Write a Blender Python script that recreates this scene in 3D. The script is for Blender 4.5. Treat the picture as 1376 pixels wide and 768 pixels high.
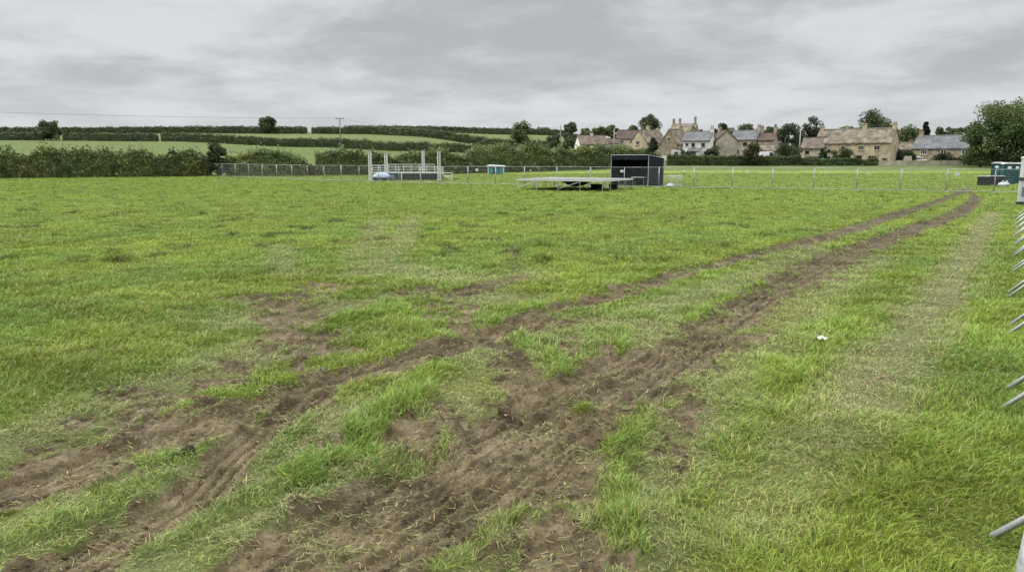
import bpy, math, random
import numpy as np
R = math.radians
scene = bpy.context.scene
COL = scene.collection
rng = np.random.default_rng(7)
random.seed(7)
for stale in list(bpy.data.objects):
    bpy.data.objects.remove(stale)

# ------------------------------------------------------------------ camera
F, CX, CY, CAMZ = 994.0, 688.0, 384.0, 1.65
TH = math.atan(172.0 / F)
cam_d = bpy.data.cameras.new('camera'); cam = bpy.data.objects.new('camera', cam_d); COL.objects.link(cam)
cam_d.sensor_width = 36.0; cam_d.lens = F / 1376.0 * 36.0
cam_d.clip_start = 0.05; cam_d.clip_end = 12000.0
cam.location = (0, 0, CAMZ); cam.rotation_euler = (R(90) - TH, 0, 0)
scene.camera = cam
CT, ST = math.cos(TH), math.sin(TH)

def ray(px, py):
    u = (px - CX) / F; v = (CY - py) / F
    return np.array([u, CT + v * ST, -ST + v * CT])

# ------------------------------------------------------------------ noise
def _h(ix, iy, seed):
    n = (ix.astype(np.int64) * 374761393 + iy.astype(np.int64) * 668265263 + seed * 1442695041) & 0xFFFFFFFF
    n = ((n ^ (n >> 13)) * 1274126177) & 0xFFFFFFFF
    n = (n ^ (n >> 16)) & 0xFFFFFFFF
    return n / 4294967295.0

def noise(x, y, seed=0):
    x = np.asarray(x, float); y = np.asarray(y, float)
    ix = np.floor(x); iy = np.floor(y); fx = x - ix; fy = y - iy
    sx = fx * fx * fx * (fx * (fx * 6 - 15) + 10); sy = fy * fy * fy * (fy * (fy * 6 - 15) + 10)
    def g(dx, dy):
        a = _h(ix + dx, iy + dy, seed) * 6.2831853
        return np.cos(a) * (fx - dx) + np.sin(a) * (fy - dy)
    n0 = g(0, 0) * (1 - sx) + g(1, 0) * sx
    n1 = g(0, 1) * (1 - sx) + g(1, 1) * sx
    return (n0 * (1 - sy) + n1 * sy) * 1.5

def fbm(x, y, octv=4, seed=0, gain=.5):
    t = 0; a = 1.0
    for i in range(octv):
        t = t + a * noise(x * 2.03 ** i + 17.3 * i, y * 2.03 ** i - 9.1 * i, seed + i); a *= gain
    return t

def sstep(a, b, x):
    t = np.clip((x - a) / (b - a), 0, 1); return t * t * (3 - 2 * t)

# ------------------------------------------------------------------ terrain (broad shape)
TK = (np.array([-600, 0, 220, 420, 550, 700, 830, 950, 1100, 1250, 1400, 2000.]) - CX) / F / 1.015
YK = np.log(np.array([58, 100, 115, 150, 225, 270, 330, 420, 700, 3200.]))
ZT = np.array([
    [-1.28, -1.28, -1.2, 1.6, 7.2, 9.9, 11.8, 13.0, 12, 4],
    [-1.28, -1.28, -1.15, 1.4, 6.86, 9.6, 12.0, 13.0, 12, 4],
    [-1.28, -1.28, -1.15, 1.3, 6.6, 9.6, 12.4, 13.6, 12, 4],
    [-1.28, -1.28, -1.15, .6, 4.8, 8.6, 12.9, 14.2, 12, 4],
    [-1.28, -1.28, -1.1, .2, 3.5, 8.6, 12.9, 14.0, 12, 4],
    [-1.28, -1.2, -.95, -.2, 2.6, 5.7, 11.6, 13.0, 12, 4],
    [-1.28, -1.15, -.8, .0, 4.0, 6.6, 10.0, 12.0, 12, 4],
    [-1.28, -1.1, -.8, .1, 4.4, 7.0, 9.0, 11.0, 12, 4],
    [-1.28, -1.1, -.85, .1, 2.4, 4.4, 6.0, 8.0, 10, 4],
    [-1.28, -1.1, -.85, .1, 1.6, 3.4, 5.0, 7.0, 9, 4],
    [-1.28, -1.1, -.85, .1, 1.2, 2.6, 4.0, 6.0, 8, 4],
    [-1.28, -1.1, -.85, .1, 1.0, 2.0, 3.0, 5.0, 7, 4]])

def zmac(X, Y):
    X = np.asarray(X, float); Y = np.asarray(Y, float)
    s = np.clip((Y - 6) / 56.0, 0, 1)
    near = -1.28 * (.55 * s + .45 * s * s * (3 - 2 * s))
    Yc = np.clip(Y, 58.0, 3199.0)
    t = np.clip(X / Yc, TK[0], TK[-1] - 1e-6)
    ly = np.log(Yc)
    i = np.clip(np.searchsorted(TK, t, side='right') - 1, 0, len(TK) - 2)
    j = np.clip(np.searchsorted(YK, ly, side='right') - 1, 0, len(YK) - 2)
    a = (t - TK[i]) / (TK[i + 1] - TK[i]); a = a * a * (3 - 2 * a)
    b = (ly - YK[j]) / (YK[j + 1] - YK[j])
    far = (ZT[i, j] * (1 - a) + ZT[i + 1, j] * a) * (1 - b) + (ZT[i, j + 1] * (1 - a) + ZT[i + 1, j + 1] * a) * b
    return np.where(Y < 60, near, far)

def at(px, py):
    d = ray(px, py); d = d / d[1]
    ys = np.exp(np.linspace(math.log(.6), math.log(900), 6000))
    diff = CAMZ + d[2] * ys - zmac(d[0] * ys, ys)
    k = np.argmax(diff < 0)
    Y = ys[k] if diff[k] < 0 else 300.0
    return float(d[0] * Y), float(Y)

def gx(px, D):
    """ground X of an image column at depth D (near the horizon)"""
    return (px - CX) / F / 1.015 * D

def gz(x, y):
    return float(zmac(np.array([x]), np.array([y]))[0])

# ------------------------------------------------------------------ tagging / mesh helpers
def tag(o, label=None, cat=None, group=None, kind=None):
    if label: o['label'] = label
    if cat: o['category'] = cat
    if group: o['group'] = group
    if kind: o['kind'] = kind
    return o

def empty(name, loc, rz=0.0):
    o = bpy.data.objects.new(name, None); COL.objects.link(o)
    o.location = loc; o.rotation_euler = (0, 0, rz); o.empty_display_size = .2
    return o

def copy_tree(o, parent=None):
    c = o.copy(); COL.objects.link(c)
    if parent is not None: c.parent = parent
    for ch in list(o.children): copy_tree(ch, c)
    return c

class MB:
    def __init__(s): s.v = []; s.f = []
    def quad(s, *pts):
        n = len(s.v); s.v += [tuple(p) for p in pts]; s.f.append(tuple(range(n, n + len(pts)))); return s
    def box(s, c, d, rz=0.0, taper=1.0):
        n = len(s.v); cr, sr = math.cos(rz), math.sin(rz)
        for k, (a, b, e) in enumerate([(-1, -1, -1), (1, -1, -1), (1, 1, -1), (-1, 1, -1), (-1, -1, 1), (1, -1, 1), (1, 1, 1), (-1, 1, 1)]):
            q = taper if e > 0 else 1.0
            x, y, z = a * d[0] / 2 * q, b * d[1] / 2 * q, e * d[2] / 2
            s.v.append((c[0] + x * cr - y * sr, c[1] + x * sr + y * cr, c[2] + z))
        for q in [(0, 3, 2, 1), (4, 5, 6, 7), (0, 1, 5, 4), (1, 2, 6, 5), (2, 3, 7, 6), (3, 0, 4, 7)]:
            s.f.append(tuple(n + i for i in q))
        return s
    def tube(s, pts, r, n=8, r1=None):
        pts = [np.array(p, float) for p in pts]; m = len(pts); base = len(s.v)
        a = None
        for i, p in enumerate(pts):
            t = pts[min(i + 1, m - 1)] - pts[max(i - 1, 0)]; t = t / (np.linalg.norm(t) + 1e-9)
            if a is None: a = np.cross(t, (0, 0, 1.0)) if abs(t[2]) < .95 else np.cross(t, (1.0, 0, 0))
            else: a = a - t * float(np.dot(a, t))
            a = a / np.linalg.norm(a); b = np.cross(t, a); rr = r if r1 is None else r + (r1 - r) * i / (m - 1)
            for k in range(n):
                w = 2 * math.pi * k / n + (math.pi / 4 if n == 4 else 0)
                s.v.append(tuple(p + rr * (math.cos(w) * a + math.sin(w) * b)))
        for i in range(m - 1):
            for k in range(n):
                k2 = (k + 1) % n
                s.f.append((base + i * n + k, base + i * n + k2, base + (i + 1) * n + k2, base + (i + 1) * n + k))
        s.f.append(tuple(base + k for k in range(n))[::-1]); s.f.append(tuple(base + (m - 1) * n + k for k in range(n)))
        return s
    def prism(s, poly, axis, a, b):
        """polygon (2-D) extruded along axis x or y from a to b"""
        n = len(s.v); m = len(poly)
        for t in (a, b):
            for (p, q) in poly: s.v.append((t, p, q) if axis == 'x' else (p, t, q))
        s.f.append(tuple(range(n, n + m))); s.f.append(tuple(range(n + 2 * m - 1, n + m - 1, -1)))
        for k in range(m):
            k2 = (k + 1) % m; s.f.append((n + k, n + m + k, n + m + k2, n + k2))
        return s
    def ball(s, c, r, nu=10, nv=7):
        n = len(s.v)
        for j in range(nv + 1):
            ph = math.pi * j / nv
            for i in range(nu):
                w = 2 * math.pi * i / nu
                s.v.append((c[0] + r[0] * math.sin(ph) * math.cos(w), c[1] + r[1] * math.sin(ph) * math.sin(w), c[2] + r[2] * math.cos(ph)))
        for j in range(nv):
            for i in range(nu):
                i2 = (i + 1) % nu
                s.f.append((n + j * nu + i, n + (j + 1) * nu + i, n + (j + 1) * nu + i2, n + j * nu + i2))
        return s
    def build(s, name, mat, parent=None, smooth=False, bevel=0.0):
        me = bpy.data.meshes.new(name); me.from_pydata(s.v, [], s.f); me.materials.append(mat)
        if smooth:
            for p in me.polygons: p.use_smooth = True
        me.validate(); me.update()
        o = bpy.data.objects.new(name, me); COL.objects.link(o)
        if parent is not None: o.parent = parent
        if bevel:
            m = o.modifiers.new('bevel', 'BEVEL'); m.width = bevel; m.segments = 2; m.limit_method = 'ANGLE'
        return o

def np_mesh(name, V, faces_flat, loop_start, loop_total, mat, col=None, smooth=False, parent=None, attrs=None):
    me = bpy.data.meshes.new(name)
    me.vertices.add(len(V)); me.vertices.foreach_set('co', np.ascontiguousarray(V, dtype=np.float32).ravel())
    me.loops.add(len(faces_flat)); me.loops.foreach_set('vertex_index', np.ascontiguousarray(faces_flat, dtype=np.int32))
    me.polygons.add(len(loop_start))
    me.polygons.foreach_set('loop_start', np.ascontiguousarray(loop_start, dtype=np.int32))
    me.update(calc_edges=True)
    if smooth: me.polygons.foreach_set('use_smooth', np.ones(len(loop_start), dtype=bool))
    else: me.polygons.foreach_set('use_smooth', np.zeros(len(loop_start), dtype=bool))
    if col is not None:
        a = me.attributes.new('tint', 'FLOAT_COLOR', 'POINT')
        c4 = np.ones((len(V), 4), dtype=np.float32); c4[:, :3] = col
        a.data.foreach_set('color', c4.ravel())
    for k, w in (attrs or {}).items():
        a = me.attributes.new(k, 'FLOAT', 'POINT'); a.data.foreach_set('value', np.ascontiguousarray(w, dtype=np.float32))
    me.materials.append(mat)
    o = bpy.data.objects.new(name, me); COL.objects.link(o)
    if parent is not None: o.parent = parent
    return o

# ------------------------------------------------------------------ materials
def nodes_of(name):
    m = bpy.data.materials.new(name); m.use_nodes = True
    nt = m.node_tree; b = nt.nodes['Principled BSDF']
    return m, nt, b

def mat(name, c1, c2=None, scale=4.0, rough=.7, metal=0.0, bump=0.0, bscale=None, detail=5.0, stretch=(1, 1, 1), spec=.3):
    m, nt, b = nodes_of(name)
    b.inputs['Roughness'].default_value = rough; b.inputs['Metallic'].default_value = metal
    b.inputs['Specular IOR Level'].default_value = spec
    c2 = c2 or tuple(x * .75 for x in c1)
    tc = nt.nodes.new('ShaderNodeTexCoord'); mp = nt.nodes.new('ShaderNodeMapping'); mp.inputs['Scale'].default_value = stretch
    nt.links.new(tc.outputs['Object'], mp.inputs['Vector'])
    n = nt.nodes.new('ShaderNodeTexNoise'); n.inputs['Scale'].default_value = scale; n.inputs['Detail'].default_value = detail
    nt.links.new(mp.outputs['Vector'], n.inputs['Vector'])
    r = nt.nodes.new('ShaderNodeValToRGB'); r.color_ramp.elements[0].position = .35; r.color_ramp.elements[1].position = .65
    r.color_ramp.elements[0].color = (*c2, 1); r.color_ramp.elements[1].color = (*c1, 1)
    nt.links.new(n.outputs['Fac'], r.inputs['Fac']); nt.links.new(r.outputs['Color'], b.inputs['Base Color'])
    if bump:
        n2 = nt.nodes.new('ShaderNodeTexNoise'); n2.inputs['Scale'].default_value = bscale or scale * 4; n2.inputs['Detail'].default_value = 4
        nt.links.new(mp.outputs['Vector'], n2.inputs['Vector'])
        bp = nt.nodes.new('ShaderNodeBump'); bp.inputs['Strength'].default_value = bump; bp.inputs['Distance'].default_value = .05
        nt.links.new(n2.outputs['Fac'], bp.inputs['Height']); nt.links.new(bp.outputs['Normal'], b.inputs['Normal'])
    return m

def mat_stone(name, c1, c2, mortar, bw=.45, bh=.2, rough=.9):
    """coursed rubble: brick texture broken up by noise"""
    m, nt, b = nodes_of(name); b.inputs['Roughness'].default_value = rough; b.inputs['Specular IOR Level'].default_value = .15
    tc = nt.nodes.new('ShaderNodeTexCoord'); sp = nt.nodes.new('ShaderNodeSeparateXYZ'); cb = nt.nodes.new('ShaderNodeCombineXYZ')
    ad = nt.nodes.new('ShaderNodeMath'); ad.operation = 'ADD'
    nt.links.new(tc.outputs['Object'], sp.inputs[0]); nt.links.new(sp.outputs['X'], ad.inputs[0]); nt.links.new(sp.outputs['Y'], ad.inputs[1])
    nt.links.new(ad.outputs[0], cb.inputs['X']); nt.links.new(sp.outputs['Z'], cb.inputs['Y'])
    br = nt.nodes.new('ShaderNodeTexBrick'); br.inputs['Scale'].default_value = 1.0
    br.inputs['Brick Width'].default_value = bw; br.inputs['Row Height'].default_value = bh; br.inputs['Mortar Size'].default_value = .012
    br.inputs['Color1'].default_value = (*c1, 1); br.inputs['Color2'].default_value = (*c2, 1); br.inputs['Mortar'].default_value = (*mortar, 1)
    nt.links.new(cb.outputs[0], br.inputs['Vector'])
    n = nt.nodes.new('ShaderNodeTexNoise'); n.inputs['Scale'].default_value = .8; n.inputs['Detail'].default_value = 6
    nt.links.new(tc.outputs['Object'], n.inputs['Vector'])
    rp = nt.nodes.new('ShaderNodeMapRange'); rp.inputs['From Min'].default_value = .3; rp.inputs['From Max'].default_value = .7
    rp.inputs['To Min'].default_value = .65; rp.inputs['To Max'].default_value = 1.25
    nt.links.new(n.outputs['Fac'], rp.inputs['Value'])
    mx = nt.nodes.new('ShaderNodeVectorMath'); mx.operation = 'SCALE'
    nt.links.new(br.outputs['Color'], mx.inputs[0]); nt.links.new(rp.outputs['Result'], mx.inputs['Scale'])
    nt.links.new(mx.outputs[0], b.inputs['Base Color'])
    return m

def mat_attr(name, rough=.75, spec=.15, transl=0.0, noise_amt=0.0, nscale=3.0):
    m, nt, b = nodes_of(name); b.inputs['Roughness'].default_value = rough; b.inputs['Specular IOR Level'].default_value = spec
    a = nt.nodes.new('ShaderNodeAttribute'); a.attribute_name = 'tint'
    out = nt.nodes['Material Output']
    nt.links.new(a.outputs['Color'], b.inputs['Base Color'])
    if transl:
        tr = nt.nodes.new('ShaderNodeBsdfTranslucent'); nt.links.new(a.outputs['Color'], tr.inputs['Color'])
        ms = nt.nodes.new('ShaderNodeMixShader'); ms.inputs[0].default_value = transl
        nt.links.new(b.outputs[0], ms.inputs[1]); nt.links.new(tr.outputs[0], ms.inputs[2]); nt.links.new(ms.outputs[0], out.inputs['Surface'])
    return m

M = {}
M['galv'] = mat('galvanised_steel', (.36, .38, .395), (.27, .285, .3), 6, .45, .35, spec=.5)
M['barrier_steel'] = mat('barrier_galvanised_tube', (.50, .52, .53), (.36, .375, .385), 9, .42, .35, bump=.15, bscale=60, spec=.5)
M['galv_dull'] = mat('dull_galvanised_steel', (.42, .44, .45), (.33, .35, .36), 5, .55, .3)
M['wire'] = mat('fence_wire', (.5, .52, .53), (.42, .44, .45), 3, .55, .2)
M['alu'] = mat('aluminium', (.62, .62, .6), (.52, .52, .5), 5, .45, .25, spec=.5)
M['black_sheet'] = mat('black_sheeting', (.013, .0145, .020), (.008, .009, .012), 3, .7, bump=.35, bscale=5, spec=.12)
M['dark_inside'] = mat('dark_cloth', (.012, .012, .015), (.007, .007, .009), 2, .8)
M['skirt'] = mat('black_skirt_cloth', (.028, .03, .038), (.018, .02, .026), 2, .85, stretch=(3, 3, .4))
M['concrete'] = mat('concrete', (.3, .29, .27), (.2, .2, .19), 8, .95)
M['rubber'] = mat('rubber', (.025, .025, .026), (.015, .015, .016), 6, .85)
M['white_plastic'] = mat('white_plastic', (.74, .75, .75), (.62, .63, .63), 3, .45)
M['sign_white'] = mat('white_sign_board', (.6, .61, .62), (.52, .53, .54), 3, .5)
M['teal'] = mat('teal_plastic', (.010, .062, .068), (.008, .048, .053), 2, .5)
M['teal_light'] = mat('bright_teal_panel', (.05, .24, .27), (.035, .19, .22), 2, .5)
M['teal_dark'] = mat('dark_teal_plastic', (.008, .042, .046), (.006, .034, .038), 2, .5)
M['grey_plastic'] = mat('grey_plastic', (.42, .44, .45), (.36, .38, .39), 2, .5)
M['dark_grey'] = mat('dark_grey_paint', (.07, .075, .08), (.05, .052, .056), 3, .5)
M['black_case'] = mat('black_case', (.016, .017, .02), (.01, .011, .013), 4, .55)
M['pale_blue'] = mat('pale_blue_tarpaulin', (.33, .39, .46), (.26, .31, .38), 1.5, .5, bump=.4, bscale=4)
M['blue_grey'] = mat('blue_grey_paint', (.12, .17, .23), (.08, .12, .17), 3, .5)
M['wood_pole'] = mat('weathered_pole_wood', (.2, .18, .155), (.13, .115, .1), 2, .9, stretch=(8, 8, .6))
M['pale_pole'] = mat('pale_grey_post', (.4, .39, .37), (.3, .29, .28), 2, .8, stretch=(8, 8, .6))
M['ceramic'] = mat('insulator_ceramic', (.3, .26, .24), (.2, .18, .17), 4, .4)
M['cable'] = mat('cable_sheath', (.12, .125, .13), (.09, .09, .1), 3, .7)
M['wood_rail'] = mat('dark_fence_wood', (.075, .065, .052), (.045, .04, .032), 2, .9, stretch=(1, 8, 8))
M['timber'] = mat('staging_timber', (.35, .31, .25), (.25, .22, .17), 3, .8, stretch=(1, 6, 6))
M['deck_ply'] = mat('grey_deck_board', (.2, .205, .2), (.14, .145, .14), 2, .7)
STONES = {
    'gold': mat_stone('golden_limestone', (.43, .365, .25), (.32, .27, .185), (.34, .3, .22)),
    'brown': mat_stone('brown_limestone', (.345, .29, .2), (.255, .213, .147), (.27, .23, .17)),
    'pale': mat_stone('pale_limestone', (.40, .36, .285), (.31, .28, .22), (.34, .305, .24)),
    'dark': mat_stone('dark_brown_stone', (.29, .242, .17), (.215, .18, .127), (.23, .2, .147)),
    'render': mat('white_render', (.66, .65, .62), (.56, .55, .52), 1.2, .9),
    'cream': mat('cream_render', (.52, .47, .38), (.43, .38, .3), 1.2, .9)}
def mat_roof(name, c1, c2, c3):
    m, nt, b = nodes_of(name); b.inputs['Roughness'].default_value = .9; b.inputs['Specular IOR Level'].default_value = .15
    tc = nt.nodes.new('ShaderNodeTexCoord')
    sp = nt.nodes.new('ShaderNodeSeparateXYZ'); cb = nt.nodes.new('ShaderNodeCombineXYZ')
    nt.links.new(tc.outputs['Object'], sp.inputs[0]); nt.links.new(sp.outputs['X'], cb.inputs['X']); nt.links.new(sp.outputs['Z'], cb.inputs['Y'])
    br = nt.nodes.new('ShaderNodeTexBrick'); br.inputs['Scale'].default_value = 1.0
    br.inputs['Brick Width'].default_value = .4; br.inputs['Row Height'].default_value = .22; br.inputs['Mortar Size'].default_value = .015
    br.inputs['Color1'].default_value = (*c1, 1); br.inputs['Color2'].default_value = (*c2, 1); br.inputs['Mortar'].default_value = tuple(x * .5 for x in c2) + (1,)
    nt.links.new(cb.outputs[0], br.inputs['Vector'])
    n = nt.nodes.new('ShaderNodeTexNoise'); n.inputs['Scale'].default_value = .9; n.inputs['Detail'].default_value = 8
    nt.links.new(tc.outputs['Object'], n.inputs['Vector'])
    rp = nt.nodes.new('ShaderNodeValToRGB'); rp.color_ramp.elements[0].position = .42; rp.color_ramp.elements[1].position = .62
    rp.color_ramp.elements[0].color = (0, 0, 0, 1); rp.color_ramp.elements[1].color = (1, 1, 1, 1)
    nt.links.new(n.outputs['Fac'], rp.inputs['Fac'])
    mx = nt.nodes.new('ShaderNodeMixRGB'); mx.inputs['Color2'].default_value = (*c3, 1)
    nt.links.new(rp.outputs['Color'], mx.inputs['Fac']); nt.links.new(br.outputs['Color'], mx.inputs['Color1'])
    nt.links.new(mx.outputs['Color'], b.inputs['Base Color'])
    return m
ROOFS = {
    'stone': mat_roof('stone_slate_roof', (.14, .12, .092), (.095, .082, .065), (.2, .175, .13)),
    'red': mat_roof('red_brown_tile_roof', (.135, .106, .085), (.1, .079, .065), (.15, .126, .1)),
    'brown': mat_roof('dark_brown_tile_roof', (.09, .068, .056), (.066, .05, .042), (.1, .08, .064)),
    'slate': mat_roof('blue_slate_roof', (.125, .13, .14), (.095, .1, .11), (.15, .15, .15))}
M['glass'] = mat('dark_window_glass', (.02, .023, .026), (.012, .014, .016), 1, .15, spec=.5)
M['white_frame'] = mat('white_window_frame', (.72, .72, .7), (.66, .66, .64), 3, .6)
M['brown_frame'] = mat('dark_window_frame', (.06, .05, .04), (.045, .038, .03), 3, .7)
M['stone_frame'] = mat('stone_window_surround', (.42, .36, .27), (.34, .29, .22), 3, .9)
M['door_dark'] = mat('dark_door_paint', (.05, .04, .035), (.035, .03, .025), 3, .6)
M['car_white'] = mat('white_car_paint', (.75, .75, .75), (.7, .7, .7), 1, .3, spec=.5)
M['car_grey'] = mat('grey_car_paint', (.2, .21, .22), (.18, .19, .2), 1, .3, spec=.5)
M['bag_plastic'] = mat('dull_white_bag_film', (.42, .43, .44), (.3, .31, .32), 6, .4, bump=.5, bscale=14)
M['toilet_roof'] = mat('off_white_roof_plastic', (.52, .53, .53), (.42, .43, .43), 3, .5)
M['paper'] = mat('white_paper', (.55, .55, .52), (.33, .32, .29), 8, .8)
M['brown_leaf'] = mat('dead_leaf', (.25, .16, .11), (.17, .1, .07), 20, .8)
M['dark_clod'] = mat('dark_turned_earth', (.045, .032, .022), (.022, .016, .011), 9, .95, bump=.8, bscale=40)
M['foliage'] = mat_attr('foliage', .7, .2, .18)
M['bark'] = mat('bark', (.085, .07, .055), (.05, .042, .034), 3, .95, stretch=(4, 4, 1))
M['grass'] = mat_attr('grass_blades', .55, .25, .22)
# ------------------------------------------------------------------ world and sun
w = bpy.data.worlds.new('World'); scene.world = w; w.use_nodes = True
nt = w.node_tree; N = nt.nodes; Lk = nt.links
bg = N['Background']; bg.inputs['Strength'].default_value = .1
SUN_EL, SUN_AZ = R(40), R(288)
sky = N.new('ShaderNodeTexSky'); sky.sky_type = 'NISHITA'; sky.sun_disc = False; sky.sun_elevation = SUN_EL; sky.sun_rotation = SUN_AZ
tc = N.new('ShaderNodeTexCoord'); sp = N.new('ShaderNodeSeparateXYZ'); Lk.new(tc.outputs['Generated'], sp.inputs[0])
def mth(op, a, b=None, c=None):
    n = N.new('ShaderNodeMath'); n.operation = op
    for i, v in enumerate((a, b, c)):
        if v is None: continue
        if isinstance(v, (int, float)): n.inputs[i].default_value = v
        else: Lk.new(v, n.inputs[i])
    return n.outputs[0]
zc = mth('MAXIMUM', sp.outputs['Z'], 0.0)
zd = mth('ADD', zc, .16)
cbn = N.new('ShaderNodeCombineXYZ'); Lk.new(mth('DIVIDE', sp.outputs['X'], zd), cbn.inputs['X']); Lk.new(mth('DIVIDE', sp.outputs['Y'], zd), cbn.inputs['Y'])
def cloud(scale, det, off, stretch=1.0, rough=.5):
    mp = N.new('ShaderNodeMapping'); mp.inputs['Location'].default_value = off; mp.inputs['Scale'].default_value = (1, stretch, 1)
    Lk.new(cbn.outputs[0], mp.inputs['Vector'])
    n = N.new('ShaderNodeTexNoise'); n.inputs['Scale'].default_value = scale; n.inputs['Detail'].default_value = det; n.inputs['Roughness'].default_value = rough
    n.inputs['Distortion'].default_value = .35
    Lk.new(mp.outputs['Vector'], n.inputs['Vector']); return n.outputs['Fac']
n1 = cloud(.8, 6, (3.1, 1.2, 0)); n2 = cloud(2.3, 9, (8.3, 4.2, 0), 1.0, .62)
mixn = mth('ADD', mth('MULTIPLY', n1, .6), mth('MULTIPLY', n2, .4))
var = N.new('ShaderNodeMapRange'); var.interpolation_type = 'SMOOTHSTEP'
for k, v in zip(('From Min', 'From Max', 'To Min', 'To Max'), (.38, .62, .75, 1.12)): var.inputs[k].default_value = v
Lk.new(mixn, var.inputs['Value'])
gr = N.new('ShaderNodeValToRGB'); cr = gr.color_ramp; cr.interpolation = 'EASE'
cr.elements[0].position = 0; cr.elements[0].color = (.66, .686, .702, 1)
cr.elements[1].position = 1; cr.elements[1].color = (3.6, 3.63, 3.65, 1)
for p_, c_ in ((.06, (.655, .680, .697)), (.13, (.63, .652, .67)), (.24, (.61, .63, .648)), (.42, (1.6, 1.62, 1.64)), (.7, (3.0, 3.03, 3.06))):
    e = cr.elements.new(p_); e.color = (*c_, 1)
Lk.new(zc, gr.inputs['Fac'])
damp = mth('ADD', 1.0, mth('MULTIPLY', mth('SUBTRACT', var.outputs['Result'], 1.0), mth('MINIMUM', mth('ADD', mth('MULTIPLY', zc, 7.0), .25), 1.0)))
cl = N.new('ShaderNodeVectorMath'); cl.operation = 'SCALE'; Lk.new(gr.outputs['Color'], cl.inputs[0]); Lk.new(mth('MULTIPLY', damp, 10.0), cl.inputs['Scale'])
mx = N.new('ShaderNodeMixRGB'); mx.inputs['Fac'].default_value = .97
Lk.new(sky.outputs['Color'], mx.inputs['Color1']); Lk.new(cl.outputs[0], mx.inputs['Color2']); Lk.new(mx.outputs['Color'], bg.inputs['Color'])
sd = bpy.data.lights.new('sun', 'SUN'); sd.energy = 1.5; sd.angle = R(25); sd.color = (1, .965, .9)
so = bpy.data.objects.new('sun', sd); COL.objects.link(so); so.location = (-30, -30, 60)
sd.energy = 2.6; sd.angle = R(14); so.rotation_euler = (R(90) - SUN_EL, 0, R(180) - SUN_AZ + R(0))
scene.view_settings.view_transform = 'Standard'; scene.view_settings.look = 'None'; scene.view_settings.exposure = 0
scene.render.engine = 'CYCLES'; scene.cycles.use_denoising = True
scene.cycles.max_bounces = 5; scene.cycles.diffuse_bounces = 3; scene.cycles.glossy_bounces = 2; scene.cycles.transmission_bounces = 3
scene.cycles.use_adaptive_sampling = True; scene.cycles.adaptive_threshold = .015
scene.render.film_transparent = False

# ------------------------------------------------------------------ mud strokes: image-measured points dropped onto the ground
def smooth_line(pts, n=6):
    P = np.array([at(*p) for p in pts]); out = []
    m = len(P)
    for i in range(m - 1):
        p0, p1, p2, p3 = P[max(i - 1, 0)], P[i], P[i + 1], P[min(i + 2, m - 1)]
        for k in range(n):
            t = k / n
            out.append(.5 * ((2 * p1) + (-p0 + p2) * t + (2 * p0 - 5 * p1 + 4 * p2 - p3) * t * t + (-p0 + 3 * p1 - 3 * p2 + p3) * t ** 3))
    out.append(P[-1]); return np.array(out)

# (kind, half width m, strength, points)
STROKES = [
 ('rut', .235, 1.0, [(1310,251),(1276,262),(1262,270),(1217,283),(1160,305),(1083,326),(996,348),(910,370),(830,395),(740,423),(650,455),(560,480),(440,515),(310,560),(230,588),(100,632),(-60,690),(-200,740)]),
 ('rut', .265, 1.0, [(1287,250),(1306,261),(1308,272),(1287,287),(1237,305),(1180,326),(1120,348),(1040,391),(972,435),(912,478),(860,521),(800,565),(735,610),(660,665),(580,720),(500,768),(420,830)]),
 ('rut', .24, 1.0, [(860,480),(763,529),(700,565),(654,585),(590,625),(520,668),(440,715),(340,775),(250,830)]),
 ('rut', .17, 1.0, [(430,525),(350,580),(303,617),(268,658),(217,693),(90,765),(0,820)]),
 ('churn', .2, .95, [(620,440),(665,465),(695,500),(715,530),(740,560)]),
 ('churn', .25, .95, [(805,610),(780,660),(768,700),(760,768),(755,820)]),
 ('churn', .13, .75, [(935,545),(905,590),(890,650)]),
 ('churn', .36, 1.15, [(335,400),(380,400),(430,392)]),
 ('churn', .34, .95, [(375,410),(395,440),(405,470)]),
 ('churn', .3, .85, [(430,385),(540,388),(610,395),(690,375)]),
 ('churn', .42, .55, [(550,395),(620,425),(700,440),(760,420)]),
 ('churn', 1.3, .8, [(1215,249),(1262,251),(1330,253)]),
 ('churn', .42, .86, [(1290,258),(1250,275),(1190,294),(1120,316),(1060,334)]), ('churn', .46, .88, [(1312,266),(1290,285),(1240,304),(1190,323),(1130,347),(1070,378)]),
 ('churn', .35, .62, [(690,440),(770,470),(830,500),(850,540)]),
 ('churn', .3, .8, [(470,600),(560,570),(640,560),(700,560)]),
 ('churn', .2, .9, [(500,600),(550,590),(600,640)]),
 ('churn', .34, .6, [(150,560),(250,515),(330,495),(430,470)]),
 ('churn', .2, .8, [(0,640),(150,585),(300,545)]),
 ('churn', .3, .55, [(940,450),(1000,420),(1090,372)]),
 ('churn', .25, .5, [(870,540),(960,480),(1010,440)]),
 ('churn', .2, .7, [(480,700),(560,655),(640,605),(720,560)]),
 ('churn', .12, .6, [(690,330),(688,365)]),
]
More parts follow.
